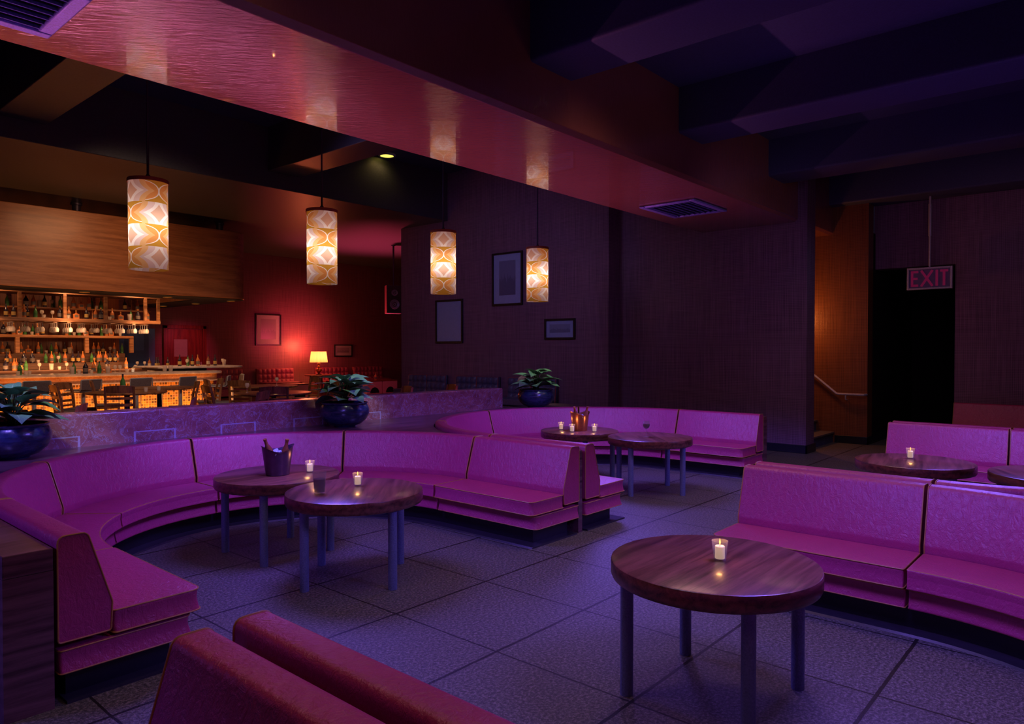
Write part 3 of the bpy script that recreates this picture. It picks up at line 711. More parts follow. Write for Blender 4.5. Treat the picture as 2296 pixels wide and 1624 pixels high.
# ------------------------------------------------------------------ bar
def at(o, loc): o.location = loc; return o
cn = thing('bar_canopy', 'long wooden canopy with a rounded end hanging over the bar', 'canopy', (3.5, 15, 2.72))
poly = [(-4.6, .65), (-4.6, -.25)]+[(7.72-3.5+.45*math.sin(R(a)), .2-.45*math.cos(R(a))) for a in range(0, 91, 9)]+[(8.17-3.5, 4.3), (7.3-3.5, 4.3), (7.3-3.5, .65)]
MB().prism(poly, 0, 1.46).build('shell', 'wood_canopy', cn, .012)
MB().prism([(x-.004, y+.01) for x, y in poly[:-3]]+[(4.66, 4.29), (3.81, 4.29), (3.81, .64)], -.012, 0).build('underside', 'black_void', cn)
for x in (4.89, 6.41, 7.75):
    MB().lathe([(.075, 1.46), (.075, 1.66), (.10, 1.665), (.10, 1.703)], 16, (x-3.5, .35, 0)).build('hanger', 'dark_metal', cn)
for i, (x, y) in enumerate(((4.90, 15.0), (6.50, 15.12), (7.95, 15.25), (7.85, 16.75), (7.75, 18.3), (3.2, 15.0))):
    d = thing('recessed_spot', 'small yellow recessed spotlight under the wooden canopy, '+['second from the left edge', 'in the middle of the front row', 'at its rounded end', 'behind the rounded end', 'the one deepest towards the red door', 'at the left picture edge'][i], 'spotlight', (x, y, 2.705), 0, 'recessed spots under the bar canopy')
    MB().lathe([(.085, 0), (.095, -.012), (.08, -.016), (.075, -.004)], 24, caps=False).build('rim', 'cap_gold', d)
    MB().lathe([(0, -.006), (.076, -.006)], 24, caps=False).build('lens', 'spot_glow', d)
dl = thing('ceiling_downlight', 'yellow recessed downlight glowing in the dark ceiling above the bar side', 'downlight', (9.30, 11.1, ZCL))
dl.location = (9.05, 11.12, ZCL)
MB().lathe([(.13, -.03), (.165, -.03), (.175, -.015), (.175, -.001)], 28, caps=False).build('rim', 'steel', dl)
MB().lathe([(0, -.02), (.14, -.02)], 28, caps=False).build('lens', 'downlight_yellow', dl)
lamp('downlight_beam', 'SPOT', (9.0, 11.12, ZCL-.05), (1, .62, .2), 4, .05, (9.0, 11.12, 0), 150, .8)

bc = thing('bar_counter', 'long bar counter with glowing orange mosaic front and stone top', 'bar counter', (3.5, 14.95, FB))
def bar_poly(x0, x1, y0, y1, r):
    return [(x0-3.5, y1-14.95), (x0-3.5, y0-14.95)]+[(x1-r-3.5+r*math.sin(R(a)), y0+r-14.95-r*math.cos(R(a))) for a in range(0, 91, 9)]+[(x1-3.5, 17.2-14.95), (x1-.65-3.5, 17.2-14.95), (x1-.65-3.5, y1-14.95)]
MB().prism(bar_poly(-1, 7.42, 14.74, 15.36, .35), 0, .68).build('mosaic_front', 'mosaic', bc, ang=20)
MB().prism(bar_poly(-1, 7.49, 14.64, 15.40, .4), .68, .705).build('lower_trim', 'marble_top', bc, ang=20)
MB().prism(bar_poly(-1, 7.47, 14.66, 15.38, .4), .705, .835).build('apron', 'marble_bar', bc, ang=20)
MB().prism(bar_poly(-1, 7.56, 14.58, 15.46, .45), .835, .88).build('countertop', 'marble_top', bc, .008, ang=20)
lb = thing('raised_bar_ledge', 'raised pale stone ledge at the rounded end of the bar', 'counter', (7.4, 15.6, FB+.88))
MB().prism([(-.95, 1.2), (-.95, -.1), (-.6, -.3)]+[(.55+.4*math.sin(R(a)), -.0-.4*math.cos(R(a))) for a in range(0, 91, 15)]+[(.95, 1.2)], .055, .095).build('countertop', 'marble_top', lb, .008)
MB().prism([(-.8, 1.1), (-.8, 0), (.1, -.1), (.1, 1.1)], .001, .055).build('support', 'dark_metal', lb)
ZT = FB+.8805
bb = thing('back_bar', 'tiered wooden back bar with bottle shelves against a bamboo-lined wall', 'shelving', (3.5, 18.0, FB))
MB().box(-4.5, 4.5, -.7, .9, 0, .905).build('counter', 'wood_step', bb, .006)
MB().box(-4.5, 3.1, -.42, -.10, .906, 1.05).build('step', 'wood_step', bb, .004)
MB().box(-4.5, 3.2, -.09, .25, .906, 1.25).build('step', 'wood_step', bb, .004)
MB().box(-4.5, 3.3, -.35, .45, 1.60, 1.655).build('shelf', 'wood_rack', bb, .004)
for x in (-1.6, .99, 2.31, 3.26): MB().box(x-.04, x+.04, -.35, -.27, 1.26, 1.60).build('post', 'wood_rack', bb, .004)
wood('bamboo', (.20, .05, .015), (.42, .12, .035), .35, (16, 16, .4), 3)
MB().box(-4.5, 3.3, .52, .60, .906, 4.1).build('back_panel', 'bamboo', bb)
rk = thing('hanging_rack', 'wooden bottle rack hanging over the bar with stemware beneath', 'rack', (3.5, 16.3, 2.16))
m = MB().box(-4.0, 3.21, -.33, -.25, 0, .07).build('rail', 'wood_rack', rk, .004)
MB().box(-4.0, 3.21, .32, .40, 0, .07).build('rail', 'wood_rack', rk, .004)
MB().box(-4.0, 3.21, -.33, -.26, .55, .60).build('rail', 'wood_rack', rk, .004)
MB().box(-4.0, 3.21, .33, .40, .55, .60).build('rail', 'wood_rack', rk, .004)
MB().box(-4.0, 3.19, -.25, .40, .575, .60).build('top_board', 'wood_rack', rk)
MB().box(-4.0, 3.19, -.25, .32, .045, .068).build('shelf_board', 'wood_rack', rk)
MB().box(-4.0, 3.19, .08, .40, .28, .30).build('upper_board', 'wood_rack', rk)
for x in (.61, 1.37, 2.12, 2.905, 3.175):
    for y in (-.295, .36): MB().box(x-.03, x+.03, y-.03, y+.03, .0705, .5495).build('post', 'wood_rack', rk, .003)
    MB().box(x-.03, x+.03, .33, .39, .6005, ZD-2.161).build('hanging_post', 'wood_rack', rk)
for y0 in (-.25,): MB().box(3.15, 3.21, -.25, .32, .55, .60).build('end_rail', 'wood_rack', rk, .003)
RAILX = [3.72+.245*i for i in range(12)]
for x in RAILX: MB().box(x-3.53, x-3.47, -.30, .36, -.022, -.001).build('glass_rail', 'wood_rack', rk)

# prototype bottles and glasses
def p_bottle(kind):
    if kind in 'ADGKF':
        r, h, nr = {'A': (.038, .25, .011), 'D': (.037, .25, .011), 'G': (.034, .235, .011), 'K': (.046, .25, .012), 'F': (.038, .25, .011)}[kind]
        pr = [(0, 0), (r-.003, 0), (r, .005), (r, h*.52), (r*.82, h*.60), (nr*1.3, h*.74), (nr, h*.80), (nr, h*.965), (0, h*.965)]
        mat = {'A': 'bottle_amber', 'D': 'bottle_dark', 'G': 'bottle_green', 'K': 'bottle_dark', 'F': 'bottle_brown'}[kind]
        lab = {'A': 'label_grey', 'D': 'label_gold', 'G': 'label_green', 'K': 'label_grey', 'F': 'label_cream'}[kind]
        t = thing('liquor_bottle', 'x', 'bottle', (0, 0, -5)); MB().lathe(pr, 14).build('glass_body', mat, t)
        MB().lathe([(r+.0012, h*.14), (r+.0012, h*.42)], 14, caps=False).build('label', lab, t)
        MB().lathe([(nr+.001, h*.86), (nr+.002, h*.87), (nr+.002, h), (0, h)], 10).build('cap', 'cap_gold' if kind in 'AK' else 'cap_dark', t)
        return t
    if kind == 'S':
        t = thing('square_bottle', 'x', 'bottle', (0, 0, -5))
        MB().prism(rpoly([(-.055, -.028), (.055, -.028), (.055, .028), (-.055, .028)], .012, 3), 0, .10).lathe([(.035, .0995), (.014, .118), (.011, .125), (.011, .15), (0, .15)], 10).build('glass_body', 'bottle_amber', t, .004)
        MB().box(-.034, .034, -.0295, -.028, .03, .08).build('label', 'label_grey', t)
        MB().lathe([(.014, .145), (.014, .178), (0, .178)], 10).build('stopper', 'cap_gold', t); return t
    if kind == 'W':
        return wine_glass('wine_glass', 'x', (0, 0, -5), .80, None, None, 'glass_bar')
    if kind == 'T':
        t = thing('tumbler', 'x', 'glass', (0, 0, -5)); MB().lathe([(0, 0), (.026, 0), (.034, .07), (.032, .07), (.025, .008), (0, .008)], 16).build('cup', 'glass_bar', t); return t
    if kind == 'M':
        t = thing('highball_glass', 'x', 'glass', (0, 0, -5)); MB().lathe([(0, 0), (.036, 0), (.045, .135), (.043, .135), (.034, .01), (0, .01)], 16).build('cup', 'glass_bar', t)
        MB().lathe([(0, .012), (.0335, .012), (.039, .09), (0, .09)], 16).build('drink', 'drink_red', t); return t
PROTO = {}
WORD = {'A': 'amber long-necked bottle', 'D': 'gold-labelled dark bottle', 'G': 'green bottle', 'K': 'thick dark bottle', 'F': 'brown bottle', 'S': 'square amber bottle', 'W': 'stemmed wine glass', 'T': 'small clear tumbler', 'M': 'tall filled glass'}
ORD = ['first', 'second', 'third', 'fourth', 'fifth', 'sixth', 'seventh', 'eighth', 'ninth', 'tenth', 'eleventh', 'twelfth', 'thirteenth', 'fourteenth']
RAD = {'K': .048, 'S': .057, 'M': .046}
def row(kinds, xs, y, z, where, group, depth=3):
    cnt = {}
    random.seed(hash(len(kinds)) + 5)
    placed = []
    for k, x in zip(kinds, xs):
        cnt[k] = cnt.get(k, 0)+1
        yy = y
        ok = False
        for yy in (y, y+.09, y+.18)[:depth]:                         # keep neighbours apart by stepping back
            if all(abs(px-x) > pr_+RAD.get(k, .042) or abs(py-yy) > pr_+RAD.get(k, .042) for px, py, pr_ in placed): ok = True; break
        if not ok: cnt[k] -= 1; continue
        placed.append((x, yy, RAD.get(k, .042)))
        lab = '%s %s from the left %s' % (ORD[cnt[k]-1], WORD[k], where)
        g = WORD[k].split(' with')[0]+'s '+group
        if k not in PROTO:
            PROTO[k] = p_bottle(k); o = PROTO[k]; o.location = (x, yy, z); o['label'] = lab; o['group'] = g
        else: copy_tree(PROTO[k], loc=(x, yy, z), rz=0, label=lab, group=g)
row('DDKADSGWTWKTASMDWAKTASMGKA', [3.92,4.04,4.07,4.21,4.29,4.36,4.40,4.51,4.57,4.69,4.82,4.97,5.01,5.11,5.21,5.30,5.36,5.47,5.57,5.74,5.82,5.95,6.13,6.19,6.30,6.50], 16.12, 2.2295, "on the rack's front row", 'on the hanging rack', 2)
row('GKTASDMSWGAGASGAGTGDAD', [4.02,4.33,4.41,4.46,4.54,4.65,4.59,4.71,4.78,4.82,4.86,4.93,5.17,5.31,5.35,5.46,5.54,5.60,5.69,6.16,6.42,6.58], 16.45, 2.461, "on the rack's rear row", 'on the hanging rack', 2)
row('AKWTADSGWMAKTDAG', [3.95,4.12,4.3,4.45,4.6,4.75,4.92,5.1,5.3,5.42,5.7,5.85,6.05,6.2,6.4,6.55], 16.14, 2.7605, 'on top of the rack', 'on top of the rack')
row('KAASGTGADAGTGSDGAST', [4.28,4.37,4.46,4.56,4.66,4.79,4.83,4.89,4.99,5.45,5.53,5.60,5.70,5.83,5.95,6.16,6.26,6.36,6.56], 17.8, FB+1.656, 'on the long upper back shelf', 'on the upper back shelf')
row('ADASGAGTGADMAKAADWAKG', [4.30,4.39,4.63,4.76,4.81,4.95,5.03,5.10,5.20,5.29,5.46,5.56,5.62,5.93,6.05,6.15,6.25,6.40,6.49,6.58,6.66], 17.97, FB+1.251, 'on the highest back-bar step', 'on the back-bar steps', 2)
row('DAKKATSGAGWGADDAGDAAADDAK', [4.29,4.37,4.60,4.75,4.80,4.86,4.95,5.00,5.11,5.18,5.24,5.29,5.37,5.52,5.63,5.72,5.90,5.98,6.04,6.11,6.19,6.28,6.39,6.47,6.56], 17.65, FB+1.051, 'on the middle back-bar step', 'on the back-bar steps', 2)
row('KDAADTGWMTWAKA', [4.20,4.29,4.35,4.41,4.46,4.51,4.56,4.80,5.02,5.17,5.31,5.85,6.12,6.52], 17.36, FB+.906, 'on the back-bar worktop', 'on the back-bar worktop', 2)
row('TWWFDDKD', [6.85,6.93,7.06,7.17,7.33,7.41,7.50,7.60], 17.7, FB+.906, 'on the back bar end', 'on the dark end of the back bar')
row('TGTTMGTKTAGSMSWWTMM', [3.81,3.86,3.93,4.01,4.67,4.73,4.79,4.90,5.00,5.07,5.14,5.21,5.29,5.36,5.42,5.51,5.64,6.37,6.49], 14.98, ZT, 'on the bar counter', 'on the bar counter')
row('DWGDAFDWM', [7.02,7.18,7.24,7.30,7.42,7.66,7.82,8.0,8.08], 15.75, ZT+.095, 'on the raised bar ledge', 'on the raised bar ledge')
candle('small candle glowing on the bar counter', (5.72, 14.9, ZT))
# hanging stemware
sg = thing('hanging_wine_glass', 'x', 'glass', (0, 0, -5), 0, 'wine glasses hanging under the rack')
g_pr = [(0, 0), (.032, 0), (.032, -.003), (.004, -.008), (.004, -.075), (.012, -.08), (.036, -.105), (.042, -.135), (.037, -.165), (.032, -.18), (.030, -.18), (.035, -.165), (.040, -.135), (.034, -.107), (0, -.083)]
MB().lathe(g_pr, 18).build('bowl', 'glass_bar', sg)
first = True
for i, x in enumerate(RAILX):
    for j in range(4):
        loc = (x+.045, 16.06+j*.115, 2.137)
        lb_ = '%s hanging wine glass from the front, %s rail' % (ORD[j], ORD[i])
        if first: sg.location = loc; sg['label'] = lb_; first = False
        else: copy_tree(sg, loc=loc, label=lb_)

# ------------------------------------------------------------------ bar stools
def stool(label, x, y, rz=0):
    t = thing('bar_stool', label, 'bar stool', (x, y, FB), rz, 'bar stools along the mosaic counter')
    MB().lathe([(.0, 0), (.19, 0), (.19, .012), (.045, .02), (.037, .03), (.037, .56), (.05, .57), (0, .57)], 24).build('pole', 'steel', t)
    MB().box(-.19, .19, -.17, .19, .575, .63).build('seat', 'stool_pad', t, .02)
    M = Matrix.Translation((0, -.185, .69)) @ Matrix.Rotation(R(10), 4, 'X')
    MB().box(-.19, .19, -.02, .02, -.075, .11, M=M).build('backrest', 'stool_pad', t, .015)
    MB().tube([(-.20, .20, .60), (-.20, -.17, .60), (-.20, -.20, .64), (-.20, -.215, .79), (-.19, -.22, .803), (.19, -.22, .803), (.20, -.215, .79), (.20, -.20, .64), (.20, -.17, .60), (.20, .20, .60)], .011, 8).build('seat_frame', 'steel', t)
    MB().tube([(-.20, .20, .60), (-.20, .25, .57), (-.20, .27, .17), (-.18, .28, .15), (.18, .28, .15), (.20, .27, .17), (.20, .25, .57), (.20, .20, .60)], .010, 8).build('footrest', 'steel', t)
    return t
s0 = stool('bar stool with grey low back, nearest the left plant', 3.80, 14.05, R(-3))
for x, y, a, l in ((4.55, 14.05, 20, 'bar stool with grey low back, behind the left table chairs'), (5.47, 14.1, 3, 'bar stool with grey low back, behind the green wine bottle'), (6.28, 14.08, 18, 'bar stool with grey low back, in the middle of the bare mosaic'), (6.98, 13.95, 55, 'bar stool turned sideways at the rounded end of the counter'), (7.62, 14.6, 70, 'farthest bar stool, turned sideways past the counter end')):
    copy_tree(s0, loc=(x, y, FB), rz=R(a), label=l)

# ------------------------------------------------------------------ dining chairs and tables by the bar
def chair(label, x, y, rz):
    t = thing('dining_chair', label, 'chair', (x, y, FB), rz, 'ladder-back wooden chairs')
    MB().box(-.19, .19, -.18, .19, .37, .405).build('seat', 'stool_pad', t, .012)
    MB().box(-.19, .19, -.18, -.16, .33, .37).box(-.19, .19, .17, .19, .33, .37).box(-.19, -.17, -.16, .17, .33, .37).box(.17, .19, -.16, .17, .33, .37).build('seat_rail', 'wood_chair', t)
    for sx in (-1, 1):
        MB().box(sx*.175-.017, sx*.175+.017, .15, .185, 0, .33).build('leg', 'wood_chair', t, .004)
        pts = [(-.20, 0), (-.175, .2), (-.17, .4), (-.19, .6), (-.235, .80)]
        m = MB(); vs = []; w_ = .016
        for y_, z_ in pts: vs += [(sx*.185-w_, y_-.018, z_), (sx*.185+w_, y_-.018, z_), (sx*.185+w_, y_+.018, z_), (sx*.185-w_, y_+.018, z_)]
        k = len(pts); m.add(vs, [(3, 2, 1, 0), (4*k-4, 4*k-3, 4*k-2, 4*k-1)]+[(4*i+j, 4*i+(j+1) % 4, 4*i+4+(j+1) % 4, 4*i+4+j) for i in range(k-1) for j in range(4)])
        m.build('leg', 'wood_chair', t, .004)
    for z0, z1, y_ in ((.70, .80, -.215), (.60, .64, -.192), (.50, .54, -.178), (.43, .46, -.172)):
        vs = []; n = 6
        for i in range(n+1):
            u = i/n*2-1; yy = y_-.025*(1-u*u); x_ = u*.185
            vs += [(x_, yy-.009, z0), (x_, yy+.009, z0), (x_, yy+.009-(.02 if z1-z0 > .05 else .004), z1+(.012*(1-u*u) if z1 > .7 else 0)), (x_, yy-.009-(.02 if z1-z0 > .05 else .004), z1+(.012*(1-u*u) if z1 > .7 else 0))]
        MB().add(vs, [(0, 1, 2, 3), (4*n+3, 4*n+2, 4*n+1, 4*n)]+[(4*i+j, 4*i+4+j, 4*i+4+(j+1) % 4, 4*i+(j+1) % 4) for i in range(n) for j in range(4)]).build('slat', 'wood_chair', t)
    return t
def dtable(label, x, y, r):
    t = thing('dining_table', label, 'table', (x, y, FB), 0, 'round dining tables by the bar')
    MB().lathe([(0, .635), (r-.02, .635), (r, .645), (r, .66), (r-.006, .667), (0, .667)], 48).build('tabletop', 'wood_chair', t)
    MB().lathe([(0, 0), (.24, 0), (.24, .02), (.05, .05), (.04, .09), (.04, .60), (.10, .634), (0, .634)], 24).build('pedestal', 'dark_metal', t)
    return t
dt = dtable('round dining table carrying the green wine bottle and two glasses', 4.53, 12.04, .58)
copy_tree(dt, loc=(5.42, 12.98, FB), label='round dining table partly hidden behind the green wine bottle')
copy_tree(dt, loc=(5.95, 10.10, FB), label='round dining table with a candle, in front of the red banquettes')
copy_tree(dt, loc=(7.0, 12.15, FB), label='round dining table with a wine glass, just before the red banquettes')
def ring(tx, ty, r, deg): a = R(deg); return tx+r*math.cos(a), ty+r*math.sin(a), a+PI/2
ch0 = None
for (tx, ty, r, deg, l) in ((4.53, 12.04, .80, 244, 'ladder-back chair facing away, in front of the table with the green bottle'),
    (4.53, 12.04, .78, 178, 'ladder-back chair seen from the side, left of the green-bottle table'),
    (4.53, 12.04, .80, 130, 'ladder-back chair beyond the left side of the green-bottle table'),
    (4.53, 12.04, .80, -18, 'ladder-back chair on the near right of the green-bottle table'),
    (5.42, 12.98, .80, 160, 'ladder-back chair whose top rail shows behind the green-bottle table'),
    (5.42, 12.98, .80, -15, 'ladder-back chair at the right end of the farther left table'),
    (5.95, 10.10, .80, 240, 'ladder-back chair facing away, in front of the candle table by the bar'),
    (5.95, 10.10, .78, 172, 'ladder-back chair seen from the side at the rounded bar end'),
    (5.95, 10.10, .80, -10, 'ladder-back chair seen from the side, right of the candle table by the bar'),
    (7.0, 12.15, .80, 215, 'ladder-back chair between the two right dining tables'),
    (7.0, 12.15, .80, -5, 'ladder-back chair turned left, before the side table with the lamp'),
    (7.0, 12.15, .80, 165, 'dim ladder-back chair close to the last bar stool')):
    x, y, a = ring(tx, ty, r, deg)
    if ch0 is None: ch0 = chair(l, x, y, a)
    else: copy_tree(ch0, loc=(x, y, FB), rz=a, label=l)
for x, y, a, l in ((2.27, 7.78, 62, 'dark chair top poking above the marble divider near the left plant'), (3.37, 7.80, 62, 'dark chair top poking above the marble divider below the first pendant'), (4.62, 8.5, 40, 'brown chair top poking above the divider at the bar end'), (6.55, 7.95, 70, 'chair top poking above the divider right of the middle plant')):
    copy_tree(ch0, loc=(x, y, FB), rz=R(a), label=l)
copy_tree(ch0, loc=(7.35, 7.85, FB), rz=R(66), label='pale wooden chair top showing above the divider, before the blue banquettes')
t = thing('wine_bottle', 'green wine bottle standing on the left dining table', 'bottle', (4.35, 11.72, FB+.667))
MB().lathe([(0, 0), (.036, 0), (.038, .005), (.038, .16), (.03, .19), (.013, .23), (.012, .29), (0, .29)], 20).build('glass_body', 'bottle_green', t)
MB().lathe([(.0385, .04), (.0385, .12)], 20, caps=False).build('label', 'label_cream', t)
MB().lathe([(.0135, .245), (.0135, .292), (0, .292)], 14).build('capsule', 'cap_dark', t)
copy_tree(PROTO['T'], loc=(4.70, 11.75, FB+.667), label='small clear tumbler on the green-bottle table', group='glasses on the dining tables')
copy_tree(PROTO['T'], loc=(4.98, 11.95, FB+.667), label='clear glass at the right rim of the green-bottle table', group='glasses on the dining tables')
copy_tree(PROTO['W'], loc=(5.62, 10.30, FB+.667), label='wine glass on the candle table, left of the candle', group='glasses on the dining tables')
copy_tree(PROTO['T'], loc=(6.12, 10.12, FB+.667), label='clear tumbler right of the candle on the right dining table', group='glasses on the dining tables')
copy_tree(PROTO['W'], loc=(7.14, 12.0, FB+.667), label='wine glass standing before the red banquettes', group='glasses on the dining tables')
candle('candle on the right dining table by the bar', (5.90, 9.95, FB+.667))

# ------------------------------------------------------------------ tufted banquettes
def banquette(label, loc, rz, mat, group):
    t = thing('tufted_banquette', label, 'banquette', loc, rz, group)
    for side in (-1, 1):
        cx = side*.305; W_, H_ = .59, .47; nx, nz = 24, 18; m = MB(); vs = []
        for j in range(nz+1):
            for i in range(nx+1):
                u, v = i/nx, j/nz
                b = (abs(math.sin(4*PI*u))*abs(math.sin(3*PI*v)))**.35*.045 if 0 < i < nx and 0 < j < nz else 0
                vs.append((cx-W_/2+W_*u, .09-b+.03*v, .30+H_*v))
        m.add(vs, [(j*(nx+1)+i, j*(nx+1)+i+1, (j+1)*(nx+1)+i+1, (j+1)*(nx+1)+i) for j in range(nz) for i in range(nx)])
        m.box(cx-W_/2, cx+W_/2, .12, .20, .30, .775)
        bp = m.build('back_panel', mat, t, ang=180)
        MB().tube([(cx-W_/2, .10, .30), (cx-W_/2, .125, .77), (cx+W_/2, .125, .77), (cx+W_/2, .10, .30)], .008, 6).build('piping', 'tuft_edge', bp)
    MB().box(-.60, .60, -.38, .06, .26, .385).build('seat', mat, t, .02)
    MB().box(-.60, .60, -.34, .20, .04, .255).build('base', mat, t, .01)
    return t
RW = [(9.78, 'red-lit tufted banquette behind the rounded end of the bar'), (11.43, 'bright red-lit tufted banquette left of the table lamp'), (13.44, 'red-lit tufted banquette right of the table lamp'), (14.85, 'dim tufted banquette in the dark corner below the speaker')]
for i, (x, l) in enumerate(RW):
    if i == 0: b0 = banquette(l, (x, 19.15, FB), 0, 'tuft_red', 'tufted banquettes along the red wall')
    else: copy_tree(b0, loc=(x, 19.15, FB), label=l)
for i, (y, l) in enumerate(((11.88, 'dark blue tufted banquette nearest the wall corner'), (10.33, 'dark blue tufted banquette under the left framed picture'), (8.85, 'dark blue tufted banquette half hidden by the right plant'))):
    if i == 0: b1 = banquette(l, (10.66, y, FB), -PI/2, 'tuft_blue', 'tufted banquettes under the framed pictures')
    else: copy_tree(b1, loc=(10.66, y, FB), label=l)
copy_tree(b1, loc=(11.9, 13.3, FB), rz=PI, label='banquette turned away at the dark wall corner', group='tufted banquettes under the framed pictures')

# lamp table, lamp, pink cubes
sd = thing('side_table', 'round dark side table carrying the lit table lamp', 'table', (12.42, 18.45, FB))
MB().lathe([(0, .55), (.44, .55), (.45, .56), (.45, .575), (.44, .582), (0, .582)], 40).build('tabletop', 'wood_door', sd)
for a in (45, 135, 225, 315): MB().tube([(.28*math.cos(R(a)), .28*math.sin(R(a)), .55), (.34*math.cos(R(a)), .34*math.sin(R(a)), 0)], .022, 8).build('leg', 'wood_door', sd)
tl = thing('table_lamp', 'lit table lamp with pleated cream shade and turned brass base', 'table lamp', (12.38, 18.45, FB+.582))
MB().lathe([(0, 0), (.085, 0), (.085, .015), (.04, .03), (.025, .055), (.07, .085), (.105, .125), (.085, .17), (.035, .20), (.022, .225), (.045, .245), (.025, .27), (.02, .30), (.045, .33), (.06, .345), (.02, .36), (.015, .44), (0, .44)], 28).build('base', 'lamp_brass', tl)
n = 64; vs = []
for r, z in ((.265, .375), (.225, .70)): vs += [(r*math.cos(2*PI*i/n), r*math.sin(2*PI*i/n), z) for i in range(n)]
MB().add(vs, [(i, (i+1) % n, (i+1) % n+n, i+n) for i in range(n)]).build('lamp_shade', 'lampshade_cloth', tl, ang=180)
lamp('table_lamp_bulb', 'POINT', (12.38, 18.45, FB+.582+.52), (1.0, .36, .10), 14, .05)
for i, (x, l) in enumerate(((10.95, 'pink-lit cube table beside the right dining table'), (13.52, 'pink-lit cube table carrying the small amber bottle'), (14.12, 'pink-lit cube table with the dark round opening'))):
    c = thing('cube_table', l, 'table', (x, 17.5, FB), 0, 'low lacquered cube tables')
    MB().box(-.28, .28, -.28, .28, 0, .375).build('body', 'pink_lit_lacquer', c, .006)
    MB().box(-.29, .29, -.29, .29, .3755, .40).build('top', 'wood_door', c, .004)
    MB().prism([(.17*math.cos(R(a)), .17*math.sin(R(a))) for a in range(0, 181, 10)], 0, .004).build('opening', 'black_void', c).matrix_local = Matrix.Translation((0, -.2815, .03)) @ Matrix.Rotation(R(90), 4, 'X')
copy_tree(PROTO['A'], loc=(13.70, 17.4, FB+.40), label='small amber bottle on a pink cube table', group='bottles on cube tables')

# ------------------------------------------------------------------ red door, pictures, poster, speaker
fr = struct(MB().box(8.20, 8.30, 19.33, 19.40, FB, 2.26).box(9.26, 9.36, 19.33, 19.40, FB, 2.26).box(8.20, 9.36, 19.33, 19.40, 2.18, 2.27), 'door_1', 'wood_door', .004)
dp = MB().box(-.475, -.30, -.02, .02, 0, 1.89).box(.06, .475, -.02, .02, 0, 1.89).box(-.30, .06, -.02, .02, 0, 1.15).box(-.30, .06, -.02, .02, 1.62, 1.89).build('door_leaf', 'wood_door', fr, .003)
dp.location = (8.78, 19.37, FB)
dg = MB().box(-.30, .06, -.006, .006, 1.15, 1.62).build('door_window', 'mat_board', dp)
dh = MB().box(.40, .43, -.06, -.02, .85, 1.0).build('door_handle', 'steel', dp, .003)
def frame(label, c, wv, hv, axis, mat, pmat, mg, pr_pos=0, group=None, face=None):
    """axis 'x': hangs on a wall facing -X, 'y': wall facing -Y; local: width along +x, depth toward -y"""
    t = thing('framed_picture', label, 'picture', c, 0 if axis == 'y' else -PI/2, group); a, b = wv/2, hv/2; f = .04
    MB().box(-a, a, -.035, 0, -b, -b+f).box(-a, a, -.035, 0, b-f, b).box(-a, -a+f, -.035, 0, -b+f, b-f).box(a-f, a, -.035, 0, -b+f, b-f).build('frame', 'frame_black', t, .003)
    MB().box(-a+f, a-f, -.012, -.001, -b+f, b-f).build('mat_board', mat, t)
    MB().box(-a+mg, a-mg, -.0135, -.012, -b+mg*1.1, b-mg*.9).build('print', pmat, t)
    return t
PG = 'framed pictures on the walls'
frame('tall picture frame under the third pendant lamp', (10.879, 11.245, 2.225), .85, .95, 'x', 'mat_board_blue', 'mat_board_blue', .10, group=PG)
frame('tallest framed picture, beside the farthest pendant lamp', (10.879, 9.55, 3.045), .82, 1.08, 'x', 'mat_board_blue', 'print_blue', .19, group=PG)
frame('small wide framed picture below the farthest pendant lamp', (10.879, 8.215, 2.0), .73, .40, 'x', 'mat_board_blue', 'print_wide', .12, group=PG)
frame('pink-lit framed cityscape on the red wall, left of the lamp', (11.27, 19.399, 2.20), .84, .94, 'y', 'mat_board', 'print_grey', .17, group=PG)
frame('small pink-lit framed print on the red wall, right of the lamp', (13.94, 19.399, 1.58), .71, .40, 'y', 'mat_board', 'print_grey', .12, group=PG)
po = thing('wall_poster', 'dark blue poster between the back bar and the red door', 'poster', (7.55, 19.399, 1.64))
MB().box(-.46, .44, -.03, 0, -.51, .52).build('panel', 'poster_blue', po)
MB().box(-.32, .28, -.034, -.03, -.38, .52).build('inner_panel', 'poster_blue_dark', po)
MB().box(-.22, .16, -.038, -.034, -.05, .52).build('inner_panel', 'poster_blue', po)
sp = thing('loudspeaker', 'two-cone loudspeaker hanging from the ceiling at the wall corner', 'speaker', (12.42, 15.0, 2.58), R(-30))
MB().box(-.20, .20, -.16, .16, 0, .75).build('cabinet', 'speaker_black', sp, .008)
MB().box(-.212, -.2005, -.16, .16, 0, .75).build('red_glow_side', 'speaker_red_glow', sp)  # thin reddish sheet: red glow on the cabinet side put into colour
for z, r in ((.55, .085), (.24, .13)):
    c = MB().lathe([(0, -.02), (r*.25, -.03), (r*.45, -.015), (r*.5, -.01), (r*.95, -.028), (r, -.022), (r, 0)], 32).build('cone', 'speaker_cone', sp)
    c.matrix_local = Matrix.Translation((0, -.165, z)) @ Matrix.Rotation(R(-90), 4, 'X')
    MB().lathe([(0, -.005), (r*.42, -.005), (r*.45, -.0005)], 24).build('dust_cap', 'speaker_black', c).matrix_local = Matrix.Translation((0, 0, -.02))
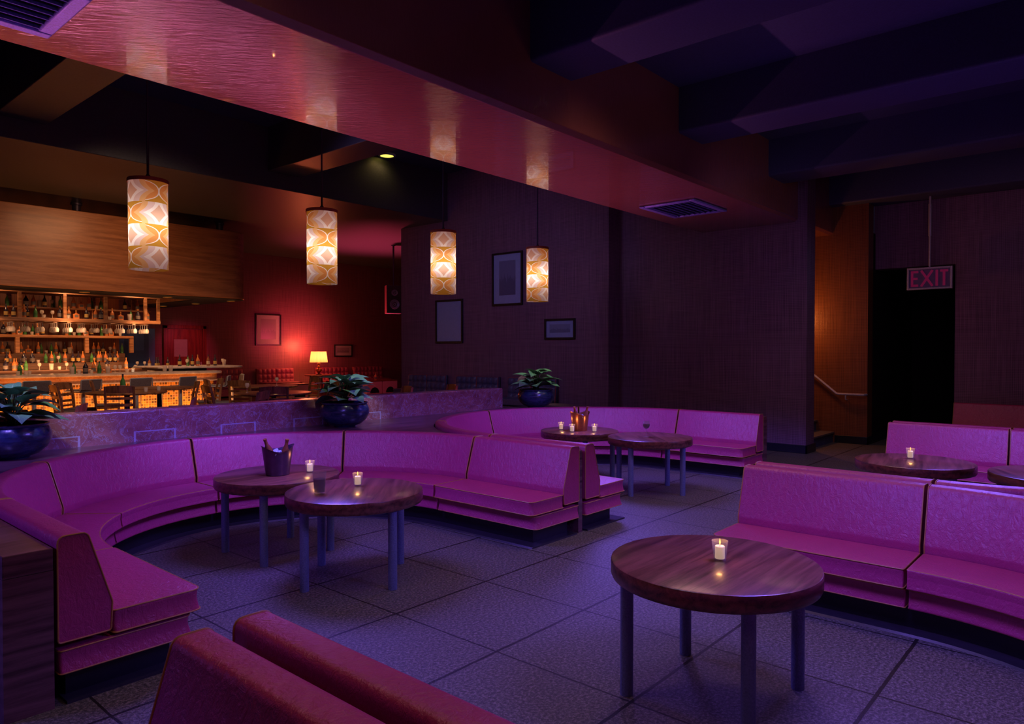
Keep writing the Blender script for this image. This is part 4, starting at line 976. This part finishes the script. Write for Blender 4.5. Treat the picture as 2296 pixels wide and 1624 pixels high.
MB().lathe([(.025, .75), (.025, ZD-2.58-.03), (.06, ZD-2.58-.02), (.06, ZD-2.58-.001)], 12).build('ceiling_rod', 'dark_metal', sp)

# ------------------------------------------------------------------ exit sign
ex = thing('exit_sign', 'hanging EXIT sign with red letters in front of the dark doorway', 'sign', (13.04, 2.43, 2.575), 0)
MB().box(-.03, .03, -.32, -.29, 0, .355).box(-.03, .03, .29, .32, 0, .355).box(-.03, .03, -.29, .29, 0, .03).box(-.03, .03, -.29, .29, .325, .355).build('frame', 'steel', ex, .004)
plain('sign_face', (.16, .13, .30), .45)
MB().box(-.018, .018, -.289, .289, .031, .324).build('face', 'sign_face', ex)
def stroke(m, p, q, w_):                        # in (u, z): u runs to the reader's right = -Y
    p, q = Vector(p), Vector(q); d = (q-p).normalized(); n_ = Vector((-d.y, d.x))*w_/2
    pts = [p+n_, q+n_, q-n_, p-n_]
    vs = [(x, -a.x, a.y) for x in (-.022, -.0185) for a in pts]
    m.add(vs, [(0, 1, 2, 3), (7, 6, 5, 4)]+[(i, (i+1) % 4, (i+1) % 4+4, i+4) for i in range(4)])
z0, z1, w_ = .05, .305, .036
def letter(ch, strokes):
    m = MB()
    for p, q in strokes: stroke(m, p, q, w_)
    return m
lts = [((-.245, z0), (-.245, z1)), ((-.262, z1-w_/2), (-.155, z1-w_/2)), ((-.262, z0+w_/2), (-.155, z0+w_/2)), ((-.262, (z0+z1)/2), (-.165, (z0+z1)/2))]
letter('E', lts).build('letter_e', 'sign_red', ex, smooth=False)
letter('X', [((-.115, z0), (.045, z1)), ((.045, z0), (-.115, z1))]).build('letter_x', 'sign_red', ex, smooth=False)
letter('I', [((.105, z0), (.105, z1))]).build('letter_i', 'sign_red', ex, smooth=False)
letter('T', [((.205, z0), (.205, z1)), ((.15, z1-w_/2), (.262, z1-w_/2))]).build('letter_t', 'sign_red', ex, smooth=False)
MB().lathe([(.017, .355), (.017, .85), (.026, .855), (.026, 1.37), (.017, 1.375), (.017, ZB-2.575-.001)], 14).build('hanging_rod', 'steel', ex)
